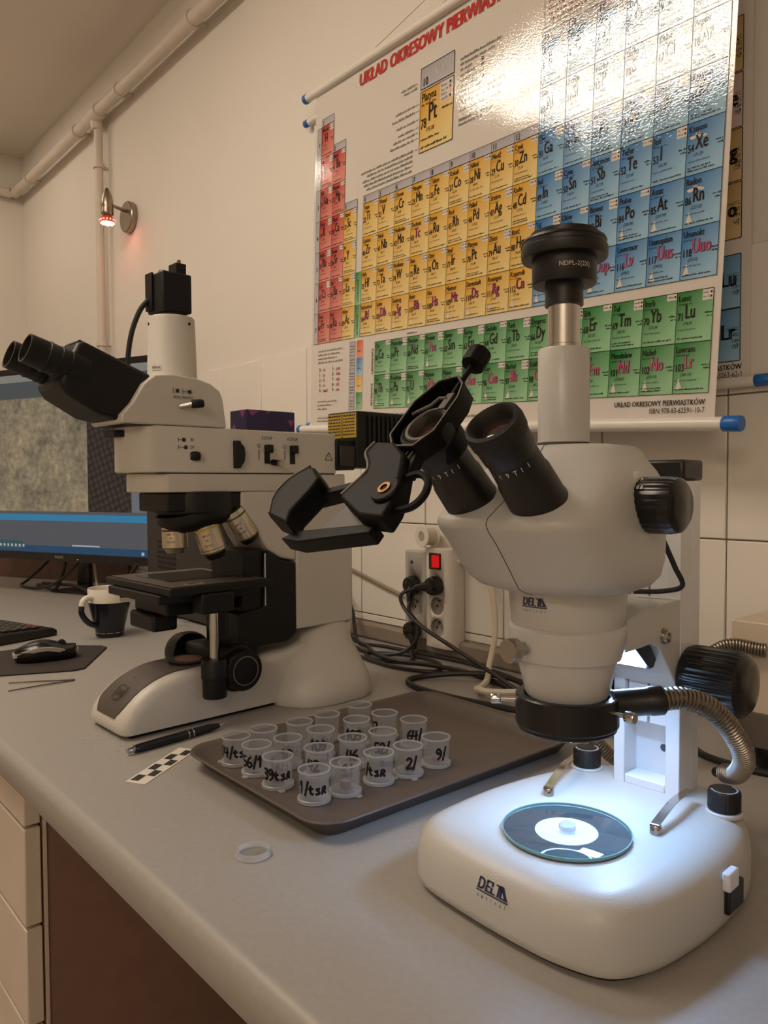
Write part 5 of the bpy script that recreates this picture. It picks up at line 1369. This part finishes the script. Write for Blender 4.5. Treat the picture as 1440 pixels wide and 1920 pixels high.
MB().lathe([(0.0, -0.0032), (0.007, -0.0032), (0.008, -0.002), (0.008, 0.002), (0.007, 0.0032), (0.0, 0.0032)], (0.028, 0, 0.0268), (0, 1, 0), 24, False).build('scroll_wheel', black_r, ms)

# tweezers, pen, photo scale, clear lid
tz = thing('tweezers', 'thin steel tweezers lying on the worktop beside the mouse mat', 'tweezers', (-1.317, 0.450, 0.0))
for (dx, dy), z1 in (((0.002, -0.105), 0.002), ((-0.052, -0.090), 0.002)):
    d = V((dx, dy, 0)); q = V((-d.y, d.x, 0)).normalized()
    pth = [V((0, 0, 0.0020)), V((0, 0, 0.0020)) + d * 0.18 + q * 0.001, V((0, 0, 0.0022)) + d * 0.55, V((0, 0, 0.0018)) + d]
    pth = catmull(pth, 4)
    MB().loft([[p + q * (0.0022 * (1 - 0.75 * i / len(pth))) + V((0, 0, s)) for s in (-0.0008, 0.0008)] + [p - q * (0.0022 * (1 - 0.75 * i / len(pth))) + V((0, 0, s)) for s in (0.0008, -0.0008)] for i, p in enumerate(pth)]).build('prong', mat('tweezer_steel', '7d7068', 0.35, 1.0), tz)
pn = thing('ballpoint_pen', 'dark blue ballpoint pen with chrome rings lying in front of the tall microscope', 'pen', (-0.906, 0.374, 0.0058))
pd = (V((-0.922, 0.512, 0)) - V((-0.906, 0.374, 0))).normalized()
MB().lathe([(0.0, 0.006), (0.0046, 0.006), (0.0053, 0.010), (0.0057, 0.035), (0.0058, 0.085), (0.0057, 0.092)], d=pd, n=20, cap=False).build('barrel', mat('pen_navy', '10131f', 0.15, vary=0.2), pn)
MB().lathe([(0.0056, 0.0925), (0.0054, 0.115), (0.0036, 0.128), (0.0034, 0.130)], d=pd, n=20).build('grip', black_r, pn)
MB().lathe([(0.0030, 0.130), (0.0014, 0.138), (0.0006, 0.141)], d=pd, n=14).build('tip', chrome, pn)
MB().lathe([(0.0032, -0.004), (0.0036, -0.003), (0.0036, 0.006), (0.0046, 0.0062)], d=pd, n=18).build('push_button', chrome, pn)
for a in (0.080, 0.087):
    MB().lathe([(0.0057, a), (0.0062, a), (0.0062, a + 0.002), (0.0057, a + 0.002)], d=pd, n=20, cap=False, closed=True).build('ring', chrome, pn)
cd_ = thing('photo_scale', 'white paper scale with black checker squares on the worktop near the pen', 'scale card', (-0.8265, 0.335, 0.0003))
A_, B_ = V((0.0225, 0.0130, 0)), V((-0.063, 0.0955, 0))
crd = MB().prism([(0, 0), (1, 0), (1, 1), (0, 1)], lambda a, b, h: A_ * a + B_ * b + V((0, 0, h)), 0.0, 0.0004).build('card', mat('card_white', 'ddd6ca', 0.55), cd_)
cdb = MB()
for j in range(6):
    for i in range(2):
        if (i + j) % 2 == 0:
            a0, a1, b0, b1 = 0.10 + 0.40 * i, 0.50 + 0.40 * i, 0.05 + 0.15 * j, 0.20 + 0.15 * j
            cdb.poly([A_ * a + B_ * b + V((0, 0, 0.0005)) for a, b in ((a0, b0), (a1, b0), (a1, b1), (a0, b1))])
cdb.build('checker_print', MATS['black_print'], cd_, smooth=0)
ld = thing('clear_lid', 'clear round plastic lid lying alone on the worktop in front of the tray', 'lid', (-0.586, 0.353, 0.0003))
MB().lathe([(0.0, 0.0002), (0.0134, 0.0002), (0.0134, 0.0012), (0.0, 0.0012)], n=40, cap=False).build('disc', clear('clear_plastic', (0.98, 0.98, 0.98), 0.93, 0.5, 0.05), ld)
MB().lathe([(0.0150, 0.0), (0.0160, 0.0004), (0.0163, 0.0014), (0.0158, 0.0020), (0.0147, 0.0018)], n=44, cap=False, closed=True).build('outer_rim', clear('clear_rim_plastic', (0.98, 0.98, 0.98), 0.62, 0.85, 0.05), ld)
MB().lathe([(0.0135, 0.0002), (0.0146, 0.0002), (0.0145, 0.0052), (0.0141, 0.0056), (0.0137, 0.0052)], n=44, cap=False, closed=True).build('inner_rim', MATS['clear_rim_plastic'], ld)

# ------------------------------------------------------------------ tray with sample cups
tr = thing('tray', 'dark brown plastic serving tray holding sample cups, in front of the microscopes', 'tray', (-0.690, 0.602, 0.0), math.radians(-0.6))
tray_m = mat('tray_brown', '594e47', 0.48, vary=0.06, vscale=90, bump=(600, 0.15, 0.0005))
def tring(ins, z, r=0.035):
    return [(a, b, z) for a, b in rrect(-0.143 + ins, 0.143 - ins, -0.199 + ins, 0.199 - ins, max(0.01, r - ins), 7)]
MB().loft([tring(0.022, 0.0006), tring(0.017, 0.0015), tring(0.006, 0.0155), tring(0.001, 0.0175), tring(0.0, 0.0190), tring(0.001, 0.0203), tring(0.004, 0.0200), tring(0.009, 0.0165), tring(0.020, 0.0048), tring(0.026, 0.0040)]).build('tray_body', tray_m, tr, smooth=50)

cup_m = clear('milky_cup_plastic', (0.97, 0.97, 0.98), 0.80, 0.62, 0.15)
rim_m = clear('cup_rim_plastic', (0.95, 0.95, 0.96), 0.45, 0.72, 0.2)
lidp_m = clear('lid_plastic', (0.95, 0.95, 0.96), 0.30, 0.70, 0.25)
marker = mat('black_marker', '0d0b0c', 0.5)
STROKES = {
 '0': [[(0.3, 1), (0.05, 0.75), (0.05, 0.25), (0.3, 0), (0.55, 0.25), (0.55, 0.75), (0.3, 1)]],
 '1': [[(0.08, 0.7), (0.32, 1), (0.3, 0)]],
 '2': [[(0.08, 0.8), (0.3, 1), (0.52, 0.78), (0.35, 0.4), (0.05, 0.02), (0.58, 0.06)]],
 '3': [[(0.08, 0.92), (0.45, 0.95), (0.45, 0.68), (0.22, 0.55), (0.52, 0.4), (0.45, 0.08), (0.08, 0.04)]],
 '4': [[(0.12, 1), (0.05, 0.45), (0.58, 0.48)], [(0.45, 0.95), (0.40, 0)]],
 '5': [[(0.52, 0.98), (0.15, 0.95), (0.1, 0.55), (0.45, 0.52), (0.5, 0.15), (0.08, 0.02)]],
 '6': [[(0.48, 0.98), (0.15, 0.65), (0.06, 0.22), (0.3, 0), (0.54, 0.2), (0.4, 0.46), (0.1, 0.35)]],
 '7': [[(0.05, 0.95), (0.55, 0.97), (0.22, 0)]],
 '8': [[(0.3, 0.52), (0.08, 0.75), (0.3, 1), (0.5, 0.75), (0.3, 0.52), (0.05, 0.25), (0.3, 0), (0.55, 0.25), (0.3, 0.52)]],
 '9': [[(0.5, 0.75), (0.28, 0.98), (0.08, 0.75), (0.25, 0.5), (0.5, 0.72), (0.48, 0.3), (0.2, 0)]],
 '/': [[(0.45, 1.12), (0.12, -0.12)]],
 't': [[(0.18, 0.75), (0.2, 0.2), (0.42, 0.05)], [(0.02, 0.5), (0.4, 0.52)]],
 's': [[(0.42, 0.5), (0.15, 0.45), (0.35, 0.25), (0.38, 0.08), (0.08, 0.03)]],
 'r': [[(0.05, 0.0), (0.18, 0.55), (0.42, 0.52), (0.42, 0.32), (0.2, 0.25), (0.48, 0.0)]],
}
def handwriting(s, r0, r1, h0, az, size, z0, w=0.0011):
    """marker strokes wrapped round the cup wall, read from outside"""
    m = MB()
    tot = sum(0.62 if ch != '/' else 0.5 for ch in s) * size
    x = -tot / 2
    for ch in s:
        for st in STROKES[ch]:
            pts = catmull([(p[0] * size + x, p[1] * size * 1.1, 0) for p in st], 5)
            for a, b in zip(pts, pts[1:]):
                d = (b - a)
                if d.length < 1e-6:
                    continue
                q = V((-d.y, d.x, 0)).normalized() * w; e = d.normalized() * w * 0.5
                def W(p):
                    z = z0 + p.y
                    rr = r0 + (r1 - r0) * (z / h0) + 0.0003
                    g = az + p.x / rr
                    return V((rr * math.cos(g), rr * math.sin(g), z))
                m.poly([W(a - e - q), W(b + e - q), W(b + e + q), W(a - e + q)])
        x += (0.62 if ch != '/' else 0.5) * size
    return m
RB, RT, HC = 0.0149, 0.0163, 0.0290
cup0 = thing('sample_cup', 'cup', 'cup', (0, 0, 0), 0, 'clear sample cups on the tray')
MB().lathe([(0.0, 0.0010), (RB, 0.0010), (RT, HC), (RT - 0.0007, HC), (RB - 0.0006, 0.0020), (0.0, 0.0018)], n=36, cap=False).build('cup_wall', cup_m, cup0)
MB().lathe([(RT - 0.0008, HC - 0.0008), (RT + 0.0007, HC - 0.0008), (RT + 0.0007, HC + 0.0008), (RT - 0.0008, HC + 0.0008)], n=36, cap=False, closed=True).build('cup_rim', rim_m, cup0)
lp = MB().lathe([(0.0, -0.0032), (0.0168, -0.0032), (0.0176, -0.0026), (0.0176, 0.0006), (0.0168, 0.0012), (0.0160, 0.0008), (0.0, 0.0002)], n=36, cap=False)
lp.prism([(0.0165, -0.004), (0.0215, -0.003), (0.0225, 0.0), (0.0215, 0.003), (0.0165, 0.004)], XY, -0.0030, -0.0016)
lp.build('lid_base', lidp_m, cup0)
CUPS = [(-0.786, 0.452, '14/ts', -52, 'front left corner of the tray, marked 14/ts'), (-0.787, 0.490, '', 0, 'unmarked cup just behind the one marked 14/ts'),
        (-0.744, 0.454, '56/1', -52, 'marked 56/1 between the 14/ts and 39 cups'), (-0.696, 0.451, '39tsr', -36, 'marked 39tsr in the front row'),
        (-0.739, 0.493, '10', -40, 'marked 10 behind the 39tsr cup'), (-0.781, 0.538, '', 0, 'unmarked cup on the left edge third from the front'),
        (-0.739, 0.540, '109', -50, 'marked 109 in the middle of the tray group'), (-0.783, 0.582, '', 0, 'unmarked cup on the left edge fourth from the front'),
        (-0.688, 0.500, '42', -60, 'marked 42 behind the front 1/tsr cup'), (-0.639, 0.458, '1/tsr', -42, 'nearest cup of all, marked 1/tsr'),
        (-0.633, 0.494, '12', 130, 'number 12 showing through its far wall, right of the nearest cup'), (-0.689, 0.549, '46', -40, 'marked 46 in the middle of the group'),
        (-0.740, 0.596, '103', -55, 'marked 103 towards the back of the group'), (-0.787, 0.639, '', 0, 'farthest cup at the back left of the group'),
        (-0.737, 0.640, '17', -100, 'at the back beside the farthest cup, marked 17'), (-0.683, 0.590, '52/', -45, 'marked 52/ left of the 64/ cup'),
        (-0.632, 0.540, '/tsr', -58, 'marked /tsr in the right column'), (-0.627, 0.579, '2/', -28, 'marked 2/ holding a brown scrap'),
        (-0.692, 0.649, '64/', -40, 'marked 64/ at the back right of the group'), (-0.627, 0.623, '9/', -22, 'rightmost cup, marked 9/ with a beige scrap inside')]
random.seed(5)
scrap_m = mat('brown_scrap', '8d6f62', 0.7, vary=0.2, vscale=200)
cups_ = [cup0] + [copy_tree(cup0) for _ in CUPS[1:]]
for i, (x, y, s, az, lb) in enumerate(CUPS):
    c = cups_[i]
    c.location = (x, y, 0.0075)
    c['label'] = 'clear plastic sample cup, ' + lb
    tab = random.uniform(0, 6.28)
    if i == 9: tab = math.radians(178)
    if i == 10: tab = math.radians(10)
    for ch in c.children:
        if ch.name.startswith('lid_base'):
            ch.rotation_euler = (0, 0, tab)
    if s:
        handwriting(s, RB, RT, HC, math.radians(az), 0.0110, 0.0080, 0.0013).build('marker_number', marker, c, smooth=0)
    if i in (3, 4, 6, 8, 12, 16):
        handwriting('tsr' if i != 8 else '1', RB, RT, HC, math.radians(az + 165), 0.0085, 0.008).build('marker_number', marker, c, smooth=0)
    if i in (17, 19, 3, 10):
        pts = []
        for k in range(9):
            g = 2 * PI * k / 9
            r = 0.0075 * random.uniform(0.6, 1.1)
            pts.append((r * math.cos(g), r * math.sin(g) * 0.7))
        h = random.uniform(0.003, 0.008)
        MB().prism(pts, XY, 0.0022, 0.0022 + h).build('contents', scrap_m, c, bevel=0.0008)

# ------------------------------------------------------------------ power strips on the wall
stw = mat('strip_white', 'd6cdc0', 0.38, vary=0.02)
stg = mat('strip_grey', 'aaa69f', 0.4, vary=0.03)
socket_m = mat('socket_grey', '9b938a', 0.45); socket_d = mat('socket_dark', '2c2622', 0.6)
def cut_holes(o, cutter):
    """bore round recesses into a housing and drop the boring body"""
    c = cutter.build('cutter', stw)
    b = o.modifiers.new('bore', 'BOOLEAN'); b.operation = 'DIFFERENCE'; b.object = c; b.solver = 'EXACT'
    bpy.context.view_layer.update()
    dg = bpy.context.evaluated_depsgraph_get()
    me = bpy.data.meshes.new_from_object(o.evaluated_get(dg))
    o.modifiers.clear()
    o.data = me
    bpy.data.objects.remove(c)
def strip(parent, x0, x1, y0, z0, z1, m, sx, zs, r):
    ol_ = [(x0, 1.0570), (x0, y0 + 0.008), (x0 + 0.005, y0 + 0.002), (x0 + 0.012, y0), (x1 - 0.018, y0), (x1 - 0.007, y0 + 0.004), (x1, y0 + 0.014), (x1, 1.0570)]
    h = MB().prism(ol_, lambda a, b, h: V((a, b, h)), z0, z1).build('housing', m, parent, bevel=0.002)
    k = MB()
    for z in zs:
        k.cyl((sx, y0 - 0.01, z), (sx, y0 + 0.0105, z), r, n=36)
    cut_holes(h, k)
    for z in zs:
        s = MB().lathe([(0.0, 0.0), (r - 0.0003, 0.0), (r - 0.0003, 0.0105), (r - 0.0013, 0.0105), (r - 0.0016, 0.0012), (0.0, 0.0012)], (sx, y0 + 0.0108, z), (0, -1, 0), 36, False).build('socket', socket_m, parent)
        for dx in (-0.0085, 0.0085):
            MB().cyl((sx + dx, y0 + 0.0100, z - 0.002), (sx + dx, y0 + 0.0090, z - 0.002), 0.0026, n=10).build('socket_hole', socket_d, s)
        MB().cyl((sx, y0 + 0.0098, z + 0.009), (sx, y0 + 0.001, z + 0.009), 0.0020, n=10).build('earth_pin', steel, s)
    return h
st = thing('power_strip', 'white power strip with a lit red switch against the tiled wall', 'power strip', (0, 0, 0))
strip(st, -1.060, -0.985, 1.0220, 0.0180, 0.2080, stw, -1.025, (0.138, 0.099, 0.058), 0.0175)
sw = rbox(-1.044, -1.014, 1.0190, 1.0235, 0.168, 0.199).build('switch_frame', mat('switch_dark_red', '3a0d0b', 0.4), st, bevel=0.001)
rbox(-1.034, -1.016, 1.0165, 1.0195, 0.172, 0.195).build('rocker', emit('red_switch_glow', (1.0, 0.02, 0.02), 0.75), sw, bevel=0.0012)
MB().lathe([(0.0085, 0), (0.0085, 0.006), (0.0055, 0.008), (0.0045, 0.020), (0.0, 0.020)], (-0.9852, 1.045, 0.186), (1, -0.1, -0.1), 18).build('cord_gland', stw, st)
st2 = thing('power_strip', 'light grey power strip mounted left of the white one on the tiled wall', 'power strip', (0, 0, 0))
strip(st2, -1.128, -1.064, 1.0300, 0.0280, 0.1980, stg, -1.094, (0.132, 0.089, 0.043), 0.0175)
MB().cyl((-1.102, 1.0302, 0.176), (-1.102, 1.0290, 0.176), 0.0035, n=14).build('screw_hole', socket_d, st2)
def plug(name, c, lab, cord, dirs):
    t = thing(name, lab, 'plug', c)
    MB().lathe([(0.0, -0.008), (0.0160, -0.008), (0.0168, -0.002), (0.0182, 0.000), (0.0182, 0.010), (0.0160, 0.017), (0.0110, 0.020), (0.0, 0.0205)], (0, 0, 0), (0, -1, 0), 32, False).build('plug_body', black_g, t)
    d = V(dirs).normalized()
    MB().lathe([(0.0120, 0.0), (0.0105, 0.014), (0.0075, 0.026), (0.0055, 0.036), (0.0042, 0.040)], V((0, -0.007, 0)), d, 18).build('strain_relief', black_g, t)
    pts = [V((0, -0.007, 0)) + d * 0.034] + [V(p) - V(c) for p in cord]
    MB().tube(catmull(pts, 8), 0.0036, 8).build('cord', cbl, t)
    return t
plug('power_plug', (-1.025, 1.0210, 0.138), 'black round plug in the top socket of the white power strip', [(-1.074, 0.976, 0.120), (-1.062, 0.974, 0.094), (-1.002, 0.962, 0.070), (-0.91, 0.945, 0.050), (-0.80, 0.92, 0.030), (-0.70, 0.893, 0.0135), (-0.60, 0.875, 0.0045), (-0.52, 0.87, 0.0042)], (-1, -0.45, -0.15))
plug('power_plug', (-1.094, 1.0290, 0.132), 'black plug in the top socket of the grey power strip', [(-1.068, 0.990, 0.088), (-1.046, 0.988, 0.070), (-1.042, 0.985, 0.040), (-1.058, 0.972, 0.016), (-1.09, 0.955, 0.0058), (-1.15, 0.945, 0.005), (-1.24, 0.975, 0.005), (-1.34, 1.0, 0.008)], (0.35, -0.5, -0.8))
plug('power_plug', (-1.094, 1.0290, 0.043), 'black angled plug in the bottom socket of the grey power strip', [(-1.062, 0.990, 0.010), (-1.02, 0.945, 0.0055), (-1.08, 0.915, 0.0045), (-1.13, 0.94, 0.0045), (-1.06, 0.985, 0.0052), (-0.98, 0.980, 0.0048), (-0.94, 0.935, 0.0045), (-1.00, 0.905, 0.0045), (-1.08, 0.905, 0.0050), (-1.20, 0.93, 0.0045), (-1.33, 0.98, 0.006)], (0.55, -0.35, -0.75))
cable('cable', [(-1.40, 1.03, 0.16), (-1.33, 1.035, 0.10), (-1.285, 1.025, 0.058), (-1.22, 0.985, 0.012), (-1.15, 0.955, 0.0125), (-1.09, 0.925, 0.0125), (-1.02, 0.915, 0.0125), (-0.96, 0.935, 0.0125), (-0.90, 0.965, 0.006), (-0.82, 0.955, 0.0045), (-0.74, 0.93, 0.0045), (-0.64, 0.925, 0.0045)], 0.0042, 'black cable snaking from behind the tall microscope past the power strips')
cable('cable', [(-1.40, 1.02, 0.07), (-1.32, 1.02, 0.040), (-1.24, 0.995, 0.0050), (-1.15, 1.005, 0.0045), (-1.05, 1.015, 0.0045), (-0.95, 1.02, 0.0045), (-0.85, 1.005, 0.0045), (-0.72, 0.97, 0.0045), (-0.60, 0.96, 0.0045)], 0.0034, 'thin dark cable lying close to the wall under the power strips')
cable('cable', [(-0.62, 0.94, 0.0045), (-0.72, 0.95, 0.0045), (-0.80, 0.965, 0.0135), (-0.87, 0.935, 0.0140), (-0.925, 0.89, 0.0060), (-0.925, 0.855, 0.0050), (-0.88, 0.836, 0.0050), (-0.80, 0.838, 0.0050), (-0.70, 0.858, 0.0050), (-0.60, 0.88, 0.0050), (-0.50, 0.885, 0.0050)], 0.0048, 'thick black cable bending round behind the rear edge of the tray')
cable('cable', [(-0.966, 1.041, 0.183), (-0.915, 1.022, 0.176), (-0.880, 1.010, 0.15), (-0.862, 1.000, 0.08), (-0.850, 0.97, 0.022), (-0.815, 0.925, 0.014), (-0.805, 0.895, 0.008), (-0.79, 0.875, 0.0145), (-0.76, 0.872, 0.016), (-0.70, 0.895, 0.0235)], 0.0052, 'cream cable dropping from the white power strip to the worktop', mat('cream_cable', 'cfc3ae', 0.45))
cable('cable', [(-1.42, 1.053, 0.160), (-1.34, 1.053, 0.146), (-1.24, 1.053, 0.122), (-1.14, 1.053, 0.098), (-1.129, 1.053, 0.096)], 0.0038, 'beige cable running down the tiles to the grey power strip', mat('beige_cable', '8f7f6d', 0.5))
cable('cable', [(-0.48, 0.93, 0.0045), (-0.44, 0.885, 0.0045), (-0.385, 0.875, 0.0045), (-0.33, 0.885, 0.0045), (-0.28, 0.87, 0.0045)], 0.0042, 'black cable lying in front of the light source box')
# white reel on top of the strips
rl2 = thing('tape_reel', 'white plastic reel perched on top of the two power strips', 'reel', (-1.050, 1.028, 0.2082))
for t_, (a, b) in enumerate(((0.0, 0.003), (0.026, 0.029))):
    MB().lathe([(0.0095, a), (0.0205, a), (0.0212, a + 0.0008), (0.0212, b - 0.0008), (0.0205, b), (0.0095, b)], (-0.006, -0.016, 0.0214), (0.12, 0.99, 0), 36, False, True).build('flange', stw, rl2)
MB().lathe([(0.0095, 0.003), (0.0175, 0.003), (0.0175, 0.026), (0.0095, 0.026)], (-0.006, -0.016, 0.0214), (0.12, 0.99, 0), 32, False, True).build('tape_roll', mat('tape_cream', 'c9bfae', 0.5), rl2)
MB().lathe([(0.0, 0.001), (0.0095, 0.001), (0.0095, 0.0015)], (-0.006, -0.016, 0.0214), (0.12, 0.99, 0), 24, False).build('hub', socket_m, rl2)
